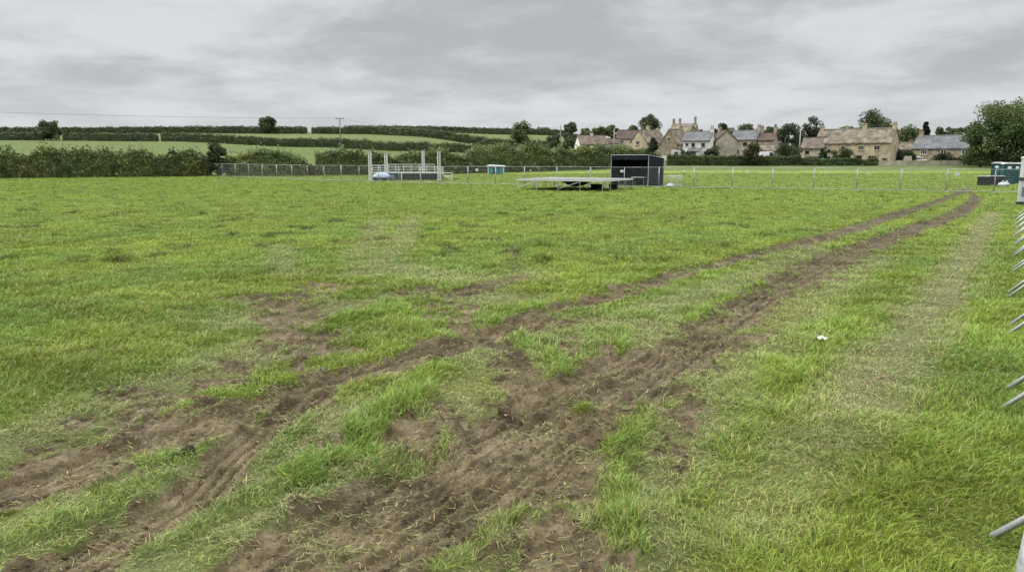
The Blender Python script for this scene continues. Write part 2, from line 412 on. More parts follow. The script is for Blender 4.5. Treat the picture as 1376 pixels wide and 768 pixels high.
WORN = [
 (.32, 1.0, [(1335,285),(1310,325),(1280,375),(1240,430),(1200,480),(1150,540)]), (.3, .45, [(1150,540),(1080,610),(1010,690)]),
 (.35, .6, [(557,290),(530,335),(490,370)]), (.35, .55, [(508,295),(485,345)]), (.3, .5, [(375,330),(390,370)]),
 (.35, .6, [(1180,345),(1060,425),(990,480),(930,545),(880,620),(850,690),(835,780)]),
 (.5, .75, [(340,430),(430,420),(520,400),(680,400)]), (.5, .65, [(500,350),(600,375),(700,370)]),
 (.4, .8, [(560,540),(640,545),(720,600)]), (.35, .7, [(0,600),(150,550),(300,490),(420,450)]),
 (.3, .85, [(60,712),(140,680),(230,640)]), (.28, .9, [(150,760),(260,712),(360,655),(400,640)]), (.25, .9, [(380,650),(450,590),(470,560)]), (.3, .8, [(790,430),(880,440),(900,480)]),
 (.3, .7, [(600,760),(680,700)]),
 (.7, .55, [(200,768),(400,660),(560,560),(700,470)]), (.5, .35, [(700,768),(820,640),(950,530)]), (.35, .6, [(740,450),(860,420),(980,380),(1100,335)]),
]
LUSH = [
 (.12, 1.0, [(400,640),(450,612),(500,575),(555,530),(588,500)]), (.09, .45, [(180,745),(260,715),(350,665),(420,630)]),
 (.09, .7, [(865,545),(835,600),(830,660),(850,740)]), (.07, .6, [(600,756),(650,722),(700,684)]),
 (.1, .5, [(40,720),(130,690),(210,645)]), (.22, .8, [(440,440),(500,420),(560,405)]), (.2, .8, [(470,400),(520,385)]),
 (.15, .7, [(690,455),(740,475),(760,500)]), (.2, .6, [(760,420),(850,425)]), (.1, .5, [(520,632),(590,600)]),
]
def field_dist(X, Y, line):
    """distance to a polyline, signed offset and length along it; only where near"""
    d = np.full(X.shape, 9.0); off = np.zeros(X.shape); s = np.zeros(X.shape)
    acc = 0.0
    for a, b in zip(line[:-1], line[1:]):
        L = float(np.hypot(*(b - a)))
        if L < 1e-6: continue
        u = (b - a) / L; m = 2.2
        sel = np.nonzero((X > min(a[0], b[0]) - m) & (X < max(a[0], b[0]) + m) & (Y > min(a[1], b[1]) - m) & (Y < max(a[1], b[1]) + m))[0]
        if len(sel):
            qx = X[sel] - a[0]; qy = Y[sel] - a[1]
            t = np.clip(qx * u[0] + qy * u[1], 0, L)
            ex = qx - t * u[0]; ey = qy - t * u[1]; dd = np.hypot(ex, ey)
            better = dd < d[sel]; k = sel[better]
            d[k] = dd[better]; off[k] = (u[0] * qy - u[1] * qx)[better]; s[k] = acc + t[better]
        acc += L
    return d, off, s

# ------------------------------------------------------------------ ground sheet
AP = 6.0
def colgrid():
    a = np.arange(0, .34, .0011); b = np.arange(.34, .78, .0028); c = np.geomspace(.78, 2.2, 40)
    h = np.concatenate([a, b, c]); return np.concatenate([-h[:0:-1], h])
TC = colgrid()
rows = [-6.0 + .6, -3.0, -1.0, .4, 1.2]
y = 1.6
while y < 60: rows.append(y); y += max(.010, .0033 * y)
while y < 3200: rows.append(y); y *= 1.016
YR = np.array(rows)
NR, NC = len(YR), len(TC)
YY = np.repeat(YR, NC); XX = (TC[None, :] * (YR[:, None] + AP)).ravel()
Z = zmac(XX, YY)
near = np.nonzero((YY < 85) & (np.abs(XX) < 60))[0]
nx, ny = XX[near], YY[near]
mud = np.zeros(len(near)); dz = np.zeros(len(near)); tread = np.zeros(len(near)); smoothed = np.zeros(len(near)); worn = np.zeros(len(near)); lush = np.zeros(len(near))
e1 = fbm(nx * 2.2, ny * 2.2, 4, 11); e2 = fbm(nx * 9, ny * 9, 3, 31)
e3 = fbm(nx * 3.3, ny * 3.3, 3, 21)
wob = fbm(nx * .9, ny * .9, 3, 41)
for kind, hw, st_, pts in STROKES:
    d, off, s = field_dist(nx, ny, smooth_line(pts))
    q = d / hw
    m = sstep(1.3, .6, q + (e1 * .5 + e2 * .3) * (1 + .9 * sstep(14, 30, ny)) + .5 * wob * sstep(14, 30, ny)) if kind == 'rut' else sstep(.28, .62, st_ * 1.05 * np.clip(1.25 - .75 * q * q, 0, 1) - .08 + .58 * e3 + .3 * e2) * sstep(1.7, 1.2, q)
    if kind == 'rut':
        patch = .42 + .58 * np.maximum(sstep(-.25, .2, fbm(s * .5, off * 1.5, 3, 77) + .14 + .35 * e3), .8 * sstep(8.5, 6.5, ny))
        farfade = 1.0
        m = m * patch
        prof = np.where(q < 1, -(1 - q ** 4), 0) + .75 * np.exp(-((q - 1.25) / .22) ** 2)
        dz = dz + .036 * prof * np.clip(m + .25, 0, 1) * (1 + .2 * wob)
        inr = sstep(1.0, .8, q)
        ph = s * 2 * math.pi / .15 + np.abs(off) / hw * 4.2
        lug = np.clip(np.sin(ph) * 1.8, -1, 1) * .004 * sstep(.25, .45, np.abs(off) / hw)
        gro = -.043 * (np.exp(-((off / hw - .40) / .06) ** 2) + np.exp(-((off / hw + .40) / .06) ** 2) + .8 * np.exp(-((off / hw) / .07) ** 2) + .5 * np.exp(-((off / hw - .78) / .06) ** 2) + .5 * np.exp(-((off / hw + .78) / .06) ** 2) + .25 * np.exp(-((off / hw - .2) / .05) ** 2) + .25 * np.exp(-((off / hw + .2) / .05) ** 2) + .25 * np.exp(-((off / hw - .6) / .05) ** 2) + .25 * np.exp(-((off / hw + .6) / .05) ** 2))
        keep = .55 + .45 * sstep(-.25, .3, fbm(nx * .8, ny * .8, 2, 55) + .15)
        tread = tread + inr * (.009 * fbm(s * .5, off * 18, 2, 58)); smoothed = np.maximum(smoothed, inr * keep)
        tread = tread + inr * (lug + gro) * keep
    else:
        dz = dz - .025 * m * st_
    mud = np.maximum(mud, m * (st_ if kind == 'rut' else .95))
for hw, st_, pts in WORN:
    d, off, s = field_dist(nx, ny, smooth_line(pts))
    worn = np.maximum(worn, st_ * sstep(1.5, .2, d / hw + e1 * .5 + e2 * .2))
for hw, st_, pts in LUSH:
    d, off, s = field_dist(nx, ny, smooth_line(pts))
    lush = np.maximum(lush, st_ * sstep(1.5, .5, d / hw + e1 * .8 + e2 * .3 + .5 * e3))
mud = mud * (1 - .92 * lush)
isle = sstep(.10, .36, fbm(nx * 2.6 + 5, ny * 2.6, 4, 63)); isle = isle * (.45 + .55 * sstep(30, 14, ny)); mud = mud * (1 - .8 * isle * (1 - .75 * smoothed))
mud = np.clip(mud + .35 * (mud > .05) * e2 * (1 - mud), 0, 1)
worn = np.clip(worn * (1 - mud) + .45 * sstep(.04, .3, mud) * (1 - mud), 0, 1) * (1 - .8 * lush)
# relief: clods, footprints and ridges in the mud; soft tussocks in the grass
c1 = fbm(nx * 7, ny * 7, 4, 91); c2 = fbm(nx * 24, ny * 24, 3, 97); c3 = np.abs(fbm(nx * 3.2, ny * 3.2, 3, 103))
lod = sstep(22, 9, ny)
rel = mud * (c1 * .016 + c2 * .009 * lod + (.10 - np.clip(c3, 0, .2)) * .13) * (1 - .8 * smoothed) + mud * fbm(nx * 42, ny * 42, 2, 109) * .004 * sstep(12, 6, ny) + sstep(.15, .5, mud) * tread * lod
rel += (1 - mud) * (fbm(nx * 1.6, ny * 1.6, 3, 13) * .022 + lush * .03)
edge = mud * (1 - mud) * 4
rel += edge * np.clip(c1, 0, 1) * .05
Zn = dz + rel
Zfull = Z.copy(); Zfull[near] += Zn * sstep(84, 60, ny)
far_bump = fbm(XX * .25, YY * .25, 3, 3) * .05 * sstep(30, 60, YY); Zfull += far_bump
MUD = np.zeros(len(XX)); MUD[near] = mud * sstep(84, 70, ny)
WORNF = np.zeros(len(XX)); WORNF[near] = worn
LUSHF = np.zeros(len(XX)); LUSHF[near] = lush

def grass_tint(X, Y, worn_, lush_):
    """real-world base colour of the sward at a place"""
    a = fbm(X * .12, Y * .12, 3, 201); b = fbm(X * .8, Y * .8, 3, 211); c = fbm(X * .35, Y * .35, 3, 221)
    base = np.stack([.168 + 0 * a, .250 + 0 * a, .040 + 0 * a], -1)
    base = base * (1 + .15 * a + .20 * b * (1 - .5 * sstep(12, 50, Y)))[:, None]
    yel = np.clip(.5 + .7 * c * (1 - .6 * sstep(12, 45, Y)), 0, 1)[:, None]
    base = base * (1 - yel) + base * np.array([1.28, 1.08, .85]) * yel
    dk = sstep(.42, .8, fbm(X * 1.15, Y * .75, 2, 231) + .25 * a) * sstep(6, 14, Y); base = base * (1 - .5 * dk)[:, None]
    ws = np.clip(worn_, 0, 1)[:, None] * .72
    straw = np.array([.32, .335, .150])
    base = base * (1 - ws) + straw * ws
    lu = np.clip(lush_, 0, 1)[:, None] * .5
    base = base * (1 - lu) + np.array([.165, .265, .034]) * lu
    # hill pastures behind the boundary hedge
    Yq = Y
    hill = sstep(118, 135, Yq)[:, None]
    base = base * (1 - hill) + np.array([.104, .142, .038]) * (1 + .12 * b + .1 * a)[:, None] * hill
    up = sstep(245, 262, Yq)[:, None]
    base = base * (1 - up) + np.array([.128, .152, .050]) * (1 + .1 * b)[:, None] * up
    vg = (sstep(148, 153, Yq) * sstep(.1, .16, X / np.maximum(Yq, 1)))[:, None]
    base = base * (1 - vg) + np.array([.09, .115, .045]) * vg
    return base
GT = grass_tint(XX, YY, WORNF, LUSHF)
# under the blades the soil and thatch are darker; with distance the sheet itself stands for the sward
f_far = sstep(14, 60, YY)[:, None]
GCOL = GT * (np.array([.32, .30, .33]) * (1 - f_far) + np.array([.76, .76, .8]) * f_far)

gm, gnt, gb = nodes_of('field_ground'); gb.inputs['Specular IOR Level'].default_value = .12
def gn(t, **kw):
    n = gnt.nodes.new(t)
    for k, v in kw.items(): n.inputs[k].default_value = v
    return n
at_c = gn('ShaderNodeAttribute'); at_c.attribute_name = 'tint'
at_m = gn('ShaderNodeAttribute'); at_m.attribute_name = 'mud'
geo = gn('ShaderNodeNewGeometry')
nA = gn('ShaderNodeTexNoise', Scale=1.3, Detail=7.0, Roughness=.62); gnt.links.new(geo.outputs['Position'], nA.inputs['Vector'])
nB = gn('ShaderNodeTexNoise', Scale=28.0, Detail=4.0, Roughness=.6); gnt.links.new(geo.outputs['Position'], nB.inputs['Vector'])
nC = gn('ShaderNodeTexNoise', Scale=5.0, Detail=5.0, Roughness=.6); gnt.links.new(geo.outputs['Position'], nC.inputs['Vector'])
def ramp(src, stops):
    r = gnt.nodes.new('ShaderNodeValToRGB'); el = r.color_ramp.elements
    el[0].position, el[0].color = stops[0][0], (*stops[0][1], 1); el[1].position, el[1].color = stops[-1][0], (*stops[-1][1], 1)
    for p_, c_ in stops[1:-1]: e = el.new(p_); e.color = (*c_, 1)
    gnt.links.new(src, r.inputs['Fac']); return r.outputs['Color']
def mixc(f, a, b, mode='MIX'):
    n = gnt.nodes.new('ShaderNodeMixRGB'); n.blend_type = mode
    for k, v in (('Fac', f), ('Color1', a), ('Color2', b)):
        if isinstance(v, (int, float)): n.inputs[k].default_value = v
        elif isinstance(v, tuple): n.inputs[k].default_value = (*v, 1)
        else: gnt.links.new(v, n.inputs[k])
    return n.outputs['Color']
gvar = ramp(nA.outputs['Fac'], [(.28, (.62, .62, .6)), (.45, (.95, .96, .95)), (.6, (1.08, 1.06, 1.0)), (.75, (1.28, 1.22, 1.1))])
gfin = ramp(nB.outputs['Fac'], [(.3, (.6, .6, .6)), (.7, (1.35, 1.35, 1.35))])
gcol = mixc(1.0, mixc(1.0, at_c.outputs['Color'], gvar, 'MULTIPLY'), gfin, 'MULTIPLY')
mudc = ramp(nC.outputs['Fac'], [(.25, (.034, .0255, .0140)), (.45, (.075, .0570, .0315)), (.6, (.110, .086, .050)), (.78, (.190, .155, .098))])
nF = gn('ShaderNodeTexNoise', Scale=52.0, Detail=6.0, Roughness=.7); gnt.links.new(geo.outputs['Position'], nF.inputs['Vector'])
mudf = ramp(nF.outputs['Fac'], [(.33, (.5, .5, .5)), (.5, (1.0, 1.0, 1.0)), (.72, (1.28, 1.28, 1.27))])
nE = gn('ShaderNodeTexNoise', Scale=.9, Detail=4.0); gnt.links.new(geo.outputs['Position'], nE.inputs['Vector'])
mudc = mixc(1.0, mixc(1.0, mudc, mudf, 'MULTIPLY'), ramp(nE.outputs['Fac'], [(.36, (.62, .60, .58)), (.62, (1.32, 1.33, 1.35))]), 'MULTIPLY')
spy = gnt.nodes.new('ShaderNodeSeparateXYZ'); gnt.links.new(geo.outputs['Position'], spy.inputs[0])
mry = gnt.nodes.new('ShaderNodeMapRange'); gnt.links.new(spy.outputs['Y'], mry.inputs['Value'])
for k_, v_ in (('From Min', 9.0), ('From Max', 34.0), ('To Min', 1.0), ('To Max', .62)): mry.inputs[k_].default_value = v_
far_shade = gnt.nodes.new('ShaderNodeVectorMath'); far_shade.operation = 'SCALE'; gnt.links.new(mudc, far_shade.inputs[0]); gnt.links.new(mry.outputs['Result'], far_shade.inputs['Scale']); mudc = far_shade.outputs[0]  # self-shadow of rough mud painted into its colour, stronger with distance
mm = gnt.nodes.new('ShaderNodeMath'); mm.operation = 'ADD'; gnt.links.new(at_m.outputs['Fac'], mm.inputs[0])
ms = gnt.nodes.new('ShaderNodeMath'); ms.operation = 'MULTIPLY_ADD'; gnt.links.new(nB.outputs['Fac'], ms.inputs[0]); ms.inputs[1].default_value = .5; ms.inputs[2].default_value = -.25
gnt.links.new(ms.outputs[0], mm.inputs[1])
mr = gnt.nodes.new('ShaderNodeMapRange'); mr.interpolation_type = 'SMOOTHSTEP'; mr.inputs['From Min'].default_value = .12; mr.inputs['From Max'].default_value = .5
gnt.links.new(mm.outputs[0], mr.inputs['Value'])
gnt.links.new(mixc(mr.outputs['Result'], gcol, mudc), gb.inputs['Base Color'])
rr = ramp(nA.outputs['Fac'], [(.36, (.55, .55, .55)), (.6, (.95, .95, .95))])
rm = mixc(mr.outputs['Result'], (.9, .9, .9), rr); gnt.links.new(rm, gb.inputs['Roughness'])
bp = gnt.nodes.new('ShaderNodeBump'); bp.inputs['Strength'].default_value = .8; bp.inputs['Distance'].default_value = .007
nD = gn('ShaderNodeTexNoise', Scale=60.0, Detail=2.5, Roughness=.5); gnt.links.new(geo.outputs['Position'], nD.inputs['Vector'])
gnt.links.new(nD.outputs['Fac'], bp.inputs['Height']); gnt.links.new(bp.outputs['Normal'], gb.inputs['Normal'])

idx = np.arange(NR * NC).reshape(NR, NC)
Q = np.stack([idx[:-1, :-1], idx[:-1, 1:], idx[1:, 1:], idx[1:, :-1]], -1).reshape(-1, 4)
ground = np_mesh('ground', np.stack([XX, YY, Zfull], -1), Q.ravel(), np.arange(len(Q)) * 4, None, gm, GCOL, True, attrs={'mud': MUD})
tag(ground, kind='structure')

# bilinear lookup on the sheet
Zg = Zfull.reshape(NR, NC); Mg = MUD.reshape(NR, NC); Wg = WORNF.reshape(NR, NC); Lg = LUSHF.reshape(NR, NC)
def look(X, Y, *grids):
    t = X / (Y + AP)
    i = np.clip(np.searchsorted(YR, Y) - 1, 0, NR - 2); j = np.clip(np.searchsorted(TC, t) - 1, 0, NC - 2)
    b = np.clip((Y - YR[i]) / (YR[i + 1] - YR[i]), 0, 1); a = np.clip((t - TC[j]) / (TC[j + 1] - TC[j]), 0, 1)
    return [(g[i, j] * (1 - a) + g[i, j + 1] * a) * (1 - b) + (g[i + 1, j] * (1 - a) + g[i + 1, j + 1] * a) * b for g in grids]
def gzf(x, y):
    return float(look(np.array([x]), np.array([y]), Zg)[0][0])

# ------------------------------------------------------------------ grass blades
def make_grass():
    NB = 2900000
    ymin, ymax = 2.0, 118.0
    u = rng.random(NB)
    pw = .32
    Y = (ymin ** pw + u * (ymax ** pw - ymin ** pw)) ** (1 / pw)
    X = (rng.random(NB) * 2 - 1) * (.735 * Y + 3.3)
    # pull many of the blades into tussocks
    z, mu, wo, lu = look(X, Y, Zg, Mg, Wg, Lg)
    tus = fbm(X * 2.4, Y * 2.4, 3, 301) + .5 * fbm(X * 8, Y * 8, 2, 311)
    p = np.clip(1 - mu * 1.15, 0, 1) ** 1.3
    clump = sstep(.12, .5, fbm(X * 4.2, Y * 4.2, 3, 361)); p = np.maximum(p, .15 + (.42 + 1.0 * clump) * sstep(.99, .45, mu))
    p = p * (1 - .22 * wo) * np.clip(.78 + .5 * tus, .35, 1.0)
    p = np.maximum(p, np.clip(lu * 1.3, 0, 1))
    keep = rng.random(NB) < p
    X, Y, z, mu, wo, lu, tus = [a[keep] for a in (X, Y, z, mu, wo, lu, tus)]
    n = len(X)
    r1, r2, r3, r4 = rng.random((4, n))
    inm = sstep(.3, .7, mu)
    big = fbm(X * .5, Y * .5, 3, 321)
    h = (.045 + .055 * r1) * (1 + .55 * np.clip(tus, -.6, .9)) * (1 + .35 * big) * (1 - .45 * wo) * (1 + .22 * lu) * (1 - .25 * inm) * (1 - .25 * sstep(.02, .3, mu))
    h *= 1 + .35 * sstep(15, 60, Y)
    h *= 1 + .6 * sstep(.42, .8, fbm(X * 1.15, Y * .75, 2, 231)) * sstep(6, 14, Y)
    wd = .0034 * (.7 + .7 * r2) * np.clip(Y / 3.0, .75, 60) ** .80
    wd = np.where(Y > 40, wd * 1.15, wd)
    lean = .25 + .55 * r3 + .75 * wo * r4 + 1.3 * inm
    lodge = sstep(.0, .5, fbm(X * 1.7, Y * 1.7, 3, 351)); lean = lean + .7 * lodge * r4
    lean = np.where(lu > .3, .25 + .5 * r3, lean)
    weed = (rng.random(n) < .035) & (Y < 14); wd = np.where(weed, wd * 2.8, wd); h = np.where(weed, h * .55, h); lean = np.where(weed, lean + .5, lean)
    az = rng.random(n) * 2 * math.pi
    flow = 2.2 * fbm(X * .7, Y * .7, 2, 331)
    k = rng.random(n) < .3; az = np.where(k, flow + (r4 - .5) * 1.6 + .4, az)
    lx, ly = np.cos(az), np.sin(az)
    sa = rng.random(n) * math.pi; sx, sy = np.cos(sa), np.sin(sa)
    sn, cs = np.sin(lean), np.cos(lean); ln2 = np.minimum(lean * 1.7 + .15, 1.62); sn2, cs2 = np.sin(ln2), np.cos(ln2)
    z0 = z - .006 + .018 * inm
    mid = np.stack([X + lx * sn * h * .5, Y + ly * sn * h * .5, z0 + cs * h * .55], -1)
    tip = mid + np.stack([lx * sn2 * h * .6, ly * sn2 * h * .6, cs2 * h * .5], -1)
    side = np.stack([sx * wd / 2, sy * wd / 2, 0 * wd], -1)
    b = np.stack([X, Y, z0], -1)
    V = np.stack([b - side, b + side, mid + side * .85, mid - side * .85, tip], 1).reshape(-1, 3)
    col = grass_tint(X, Y, wo, lu)
    jit = (.72 + .56 * r1 * r2 ** .3)
    calm = 1 - .55 * sstep(9, 28, Y); col = col * (1.03 + (.62 * r2 - .31) * calm)[:, None]
    hue = ((r3 - .5) * calm)[:, None]; col = col * (1 + hue * np.array([.5, .1, -.2]))
    soil = (sstep(.1, .6, mu) * (.15 + .35 * r1))[:, None]; col = col * (1 - soil) + np.array([.105, .092, .048]) * soil
    straw = rng.random(n) < (.05 + .26 * wo * (1 - lu) + .36 * inm)
    sc = np.array([.36, .31, .15]) * (.55 + .75 * r4)[:, None]
    col = np.where(straw[:, None], sc, col)
    col = np.clip(col, .01, .6)
    root_shade = np.array([.68, .68, 1.0, 1.0, 1.12])  # shade low in the sward painted per vertex: dark roots, brighter tips
    C = (col[:, None, :] * root_shade[None, :, None]).reshape(-1, 3)
    o5 = np.arange(n) * 5
    fl = np.stack([o5, o5 + 1, o5 + 2, o5 + 3, o5 + 3, o5 + 2, o5 + 4], -1).ravel()
    ls = np.stack([np.arange(n) * 7, np.arange(n) * 7 + 4], -1).ravel()
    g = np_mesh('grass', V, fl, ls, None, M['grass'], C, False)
    tag(g, 'tussocky green meadow grass with pale flattened wheel marks covering the field', 'grass', kind='stuff')
    return n
print('blades', make_grass())
# ------------------------------------------------------------------ foliage
def leaf_arrays(P, size, col, flat=.0):
    n = len(P)
    a = rng.normal(size=(n, 3)); a[:, 2] *= (1 - flat); a /= np.linalg.norm(a, axis=1)[:, None] + 1e-9
    b = np.cross(a, rng.normal(size=(n, 3))); b /= np.linalg.norm(b, axis=1)[:, None] + 1e-9
    s = size * (.6 + .8 * rng.random(n))[:, None]
    V = np.stack([P - a * s * .5, P + b * s * .3, P + a * s * .5, P - b * s * .3], 1).reshape(-1, 3)
    C = np.repeat(col, 4, axis=0)
    return V, C
def leaf_object(name, V, C, parent=None, core=None):
    n = len(V) // 4; fl = np.arange(n * 4); ls = np.arange(n) * 4
    if core is not None:
        cv, cf, cc = core
        fl = np.concatenate([fl, (np.array(cf) + len(V)).ravel()]); ls = np.concatenate([ls, n * 4 + np.arange(len(cf)) * 4])
        V = np.concatenate([V, cv]); C = np.concatenate([C, cc])
    return np_mesh(name, V, fl, ls, None, M['foliage'], C, False, parent)

def crown_points(H, W, z0, kind, n, lumps, seed):
    r = np.random.default_rng(seed)
    P, T = [], []
    rx, rz = W / 2, (H - z0) / 2; zc = z0 + rz
    cs = []
    for k in range(lumps):
        d = r.normal(size=3); d /= np.linalg.norm(d)
        rad = r.uniform(.35, .80)
        if z0 < .07 * H and kind != 'cone':
            q = -.95 + 1.75 * (k + .5) / lumps; w2 = r.random() * 6.283; s2 = (1 - max(q, 0) ** 2 * .7) ** .5; d = np.array([math.cos(w2) * s2, math.sin(w2) * s2, q / rad * .85])
        if kind == 'cone':
            t = r.random() ** 1.3; ang = r.random() * 6.28; q = (1 - t) * r.uniform(.5, .85)
            c = np.array([math.cos(ang) * q * rx, math.sin(ang) * q * rx, z0 + t * (H - z0) * .92]); lr = rx * (.22 + .35 * (1 - t))
        else:
            sq = .8 if kind == 'flat' else 1.0
            c = np.array([d[0] * rad * rx, d[1] * rad * rx, zc + d[2] * rad * rz * sq]); lr = rx * r.uniform(.26, .46)
            if kind == 'wide' and c[2] < zc: c[2] = zc - (zc - c[2]) * .7
        cs.append((c, lr, r.uniform(.68, 1.32), r.uniform(-.14, .14)))
    per = max(10, n // lumps)
    for c, lr, tone, hue in cs:
        d = r.normal(size=(per, 3)); d /= np.linalg.norm(d, axis=1)[:, None]
        rad = lr * r.random(per) ** .45 * 1.05
        p = c + d * rad[:, None] * np.array([1, 1, .78])
        P.append(p); T.append(np.tile([tone, hue], (per, 1)))
    P = np.concatenate(P); T = np.concatenate(T)
    k = P[:, 2] > z0 * .55
    return P[k], T[k], cs

def tree(name, label, cat, px, top, width, D, col, base=None, kind='round', lumps=26, n=2600, trunk=.22, seed=0, group=None, leaf=None, sink=0.0):
    x = gx(px, D); z = gz(x, D) - sink
    H = CAMZ + (212 - top) / F * D * 1.0 - z
    W = width / F * D
    root = empty(name, (x, D, z)); tag(root, label, cat, group)
    z0 = H * trunk
    P, T, cs = crown_points(H, W, z0, kind, int(n * 1.7), lumps, seed + 5)
    c = np.array(col)[None, :] * (T[:, :1] * (.7 + .6 * rng.random(len(P)))[:, None])
    c = c * (1 + T[:, 1:2] * np.array([1.2, .2, -.5]))
    V, C = leaf_arrays(P, leaf or max(.2, .0024 * D), c)
    leaf_object('crown', V, C, root)
    m = MB(); r0 = max(.09, H * .025)
    tt = MB().tube([(0, 0, -.3), (W * .01, 0, H * .25), (-W * .01, W * .01, H * .55), (0, 0, H * .82)], r0, 7, r0 * .25)
    for k, (cc, lr, _, _) in enumerate(cs[:8]):
        zb = H * (.22 + .04 * k); tt.tube([(0, 0, zb), tuple(np.array([0, 0, zb]) * .4 + cc * .6 + np.array([0, 0, -.05 * H])), tuple(cc)], r0 * .4, 5, r0 * .08)
    tt.build('trunk', M['bark'], root, True)
    return root

def hedge(name, label, line_px, heights, thick, col, D=None, group=None, leaf=.36, dens=75, rough=.5, seed=0, cat='hedge', line=None):
    """line_px: (px, py) base points, or (px, D) pairs when D is given"""
    if line is None: line = [at(*p) for p in line_px] if D is None else [(gx(p, d), d) for p, d in line_px]
    L = np.array(line, float); seg = np.hypot(*(L[1:] - L[:-1]).T); cum = np.concatenate([[0], np.cumsum(seg)]); tot = cum[-1]
    hs = np.array(heights, float); hp = np.linspace(0, tot, len(hs))
    n = int(tot * dens * 2.0)
    r = np.random.default_rng(seed + 50)
    org = L[0]
    def pos(s): return np.interp(s, cum, L[:, 0]), np.interp(s, cum, L[:, 1])
    def hgt(s): return np.interp(s, hp, hs) * (1 + rough * .5 * fbm(s * .28, s * 0 + seed, 3, 400 + seed) + rough * .25 * fbm(s * 1.1, s * 0 + seed, 2, 430 + seed))
    s = r.random(n) * tot; x, yv = pos(s); h = np.maximum(hgt(s), .3)
    # points on the shell of a rounded section, some loose shoots above
    dx, dyv = np.interp(s, cum[:-1], (L[1:, 0] - L[:-1, 0]) / seg), np.interp(s, cum[:-1], (L[1:, 1] - L[:-1, 1]) / seg)
    ln = np.hypot(dx, dyv); nxn, nyn = dyv / ln, -dx / ln
    sg = np.where(nxn * x + nyn * yv < 0, 1.0, -1.0); nxn = nxn * sg; nyn = nyn * sg      # normal towards the field
    w_ = r.random(n); bul = fbm(s * .5, w_ * 0 + 3.3, 3, 460 + seed)
    v_ = r.random(n); fr = w_ < .55; tp = (w_ >= .55) & (w_ < .86)
    bul2 = fbm(s * .9, v_ * h * .8, 3, 465 + seed)
    o_ = np.where(fr, .36 + .22 * bul2 + .12 * (r.random(n) - .5), np.where(tp, (r.random(n) - .5) * .8, -.38 + .2 * bul2))
    z = np.where(tp, h * (.80 + .2 * np.cos(o_ * 2.6) * r.random(n) ** .5 + .06 * bul2), h * v_ ** .9 * .95)
    o_ = np.where(tp, o_, o_ * (1 - .45 * np.clip(z / h - .55, 0, 1) * 2))
    shoot = r.random(n) < .03; z = np.where(shoot, h * (.95 + r.random(n) * .2), z)
    x = x + nxn * o_ * thick; yv = yv + nyn * o_ * thick
    gzv = zmac(x, yv)
    tone = 1 + .5 * fbm(s * .45, z * .6, 3, 480 + seed) + .25 * fbm(s * .09, s * 0, 2, 490 + seed)
    hue = .22 * fbm(s * .2, z * .3, 2, 495 + seed)
    c = np.array(col)[None] * (tone * (.65 + .7 * r.random(n)))[:, None] * (1 + hue[:, None] * np.array([1.3, .3, -.6]))
    z00 = float(zmac(org[0:1], org[1:2])[0])
    P = np.stack([x - org[0], yv - org[1], gzv + z - z00], -1)
    V, C = leaf_arrays(P, leaf, np.clip(c, .006, .4))
    # dark twiggy body inside
    ns = max(3, int(tot / 1.2)); ss = np.linspace(0, tot, ns); bx, by = pos(ss); bh = hgt(ss) * .88
    bdx, bdy = np.interp(ss, cum[:-1], (L[1:, 0] - L[:-1, 0]) / seg), np.interp(ss, cum[:-1], (L[1:, 1] - L[:-1, 1]) / seg)
    bl = np.hypot(bdx, bdy); px_, py_ = bdy / bl, -bdx / bl
    prof = [(-.20, -.1), (-.26, .5), (-.14, .95), (.14, .95), (.26, .5), (.20, -.1)]
    cv = []
    for a_, hz in prof:
        qx = bx + px_ * a_ * thick; qy = by + py_ * a_ * thick
        cv.append(np.stack([qx - org[0], qy - org[1], zmac(qx, qy) - z00 + bh * hz], -1))
    cv = np.stack(cv, 1).reshape(-1, 3); cf = []
    k6 = len(prof)
    for i in range(ns - 1):
        for j in range(k6 - 1): cf.append((i * k6 + j, (i + 1) * k6 + j, (i + 1) * k6 + j + 1, i * k6 + j + 1))
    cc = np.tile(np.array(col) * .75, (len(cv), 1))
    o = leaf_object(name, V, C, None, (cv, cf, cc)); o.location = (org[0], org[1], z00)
    tag(o, label, cat, group)
    return o

HC = (.122, .152, .060); HC2 = (.132, .166, .064); HD = (.098, .122, .058)
hedge('hedge', 'tall unclipped dark green hedge bounding the field at far left', [(-420, 242), (-150, 241), (0, 239.5), (140, 238), (285, 236.5)], [3.6, 3.7, 3.5, 3.9, 4.2, 3.8, 3.6], 2.6, HC, seed=1, dens=130)
tree('shrub', 'tall dark hawthorn rising above the hedge at the left end of mesh fence', 'shrub', 293, 189, 30, 114, (.046, .06, .026), trunk=.03, lumps=30, n=4200, seed=2)
hedge('hedge', 'bushy green hedge behind the left stretch of mesh fence', [(305, 236.5), (360, 236), (412, 236)], [3.2, 3.9, 4.0, 2.7], 2.6, HC2, seed=3, dens=130)
hedge('hedge', 'low brambly gap hedge with reddish stems between two bushes', [(405, 235.5), (432, 235.5)], [1.8, 1.9], 1.6, (.085, .075, .035), seed=4, dens=110)
hedge('hedge', 'rounded bushy hedge directly behind the festival stage', [(425, 235.5), (500, 234.5), (560, 234), (632, 232.5)], [3.6, 4.2, 3.4, 3.1, 3.9, 3.4, 2.4], 2.8, HC, seed=5, dens=130)
hedge('hedge', 'thick green hedge between the teal cabin and the black marquee', [(628, 232.5), (700, 230.5), (770, 228), (838, 226)], [3.6, 4.5, 4.3, 4.0, 3.7, 3.9, 3.6], 3.2, HC2, seed=6, dens=140)
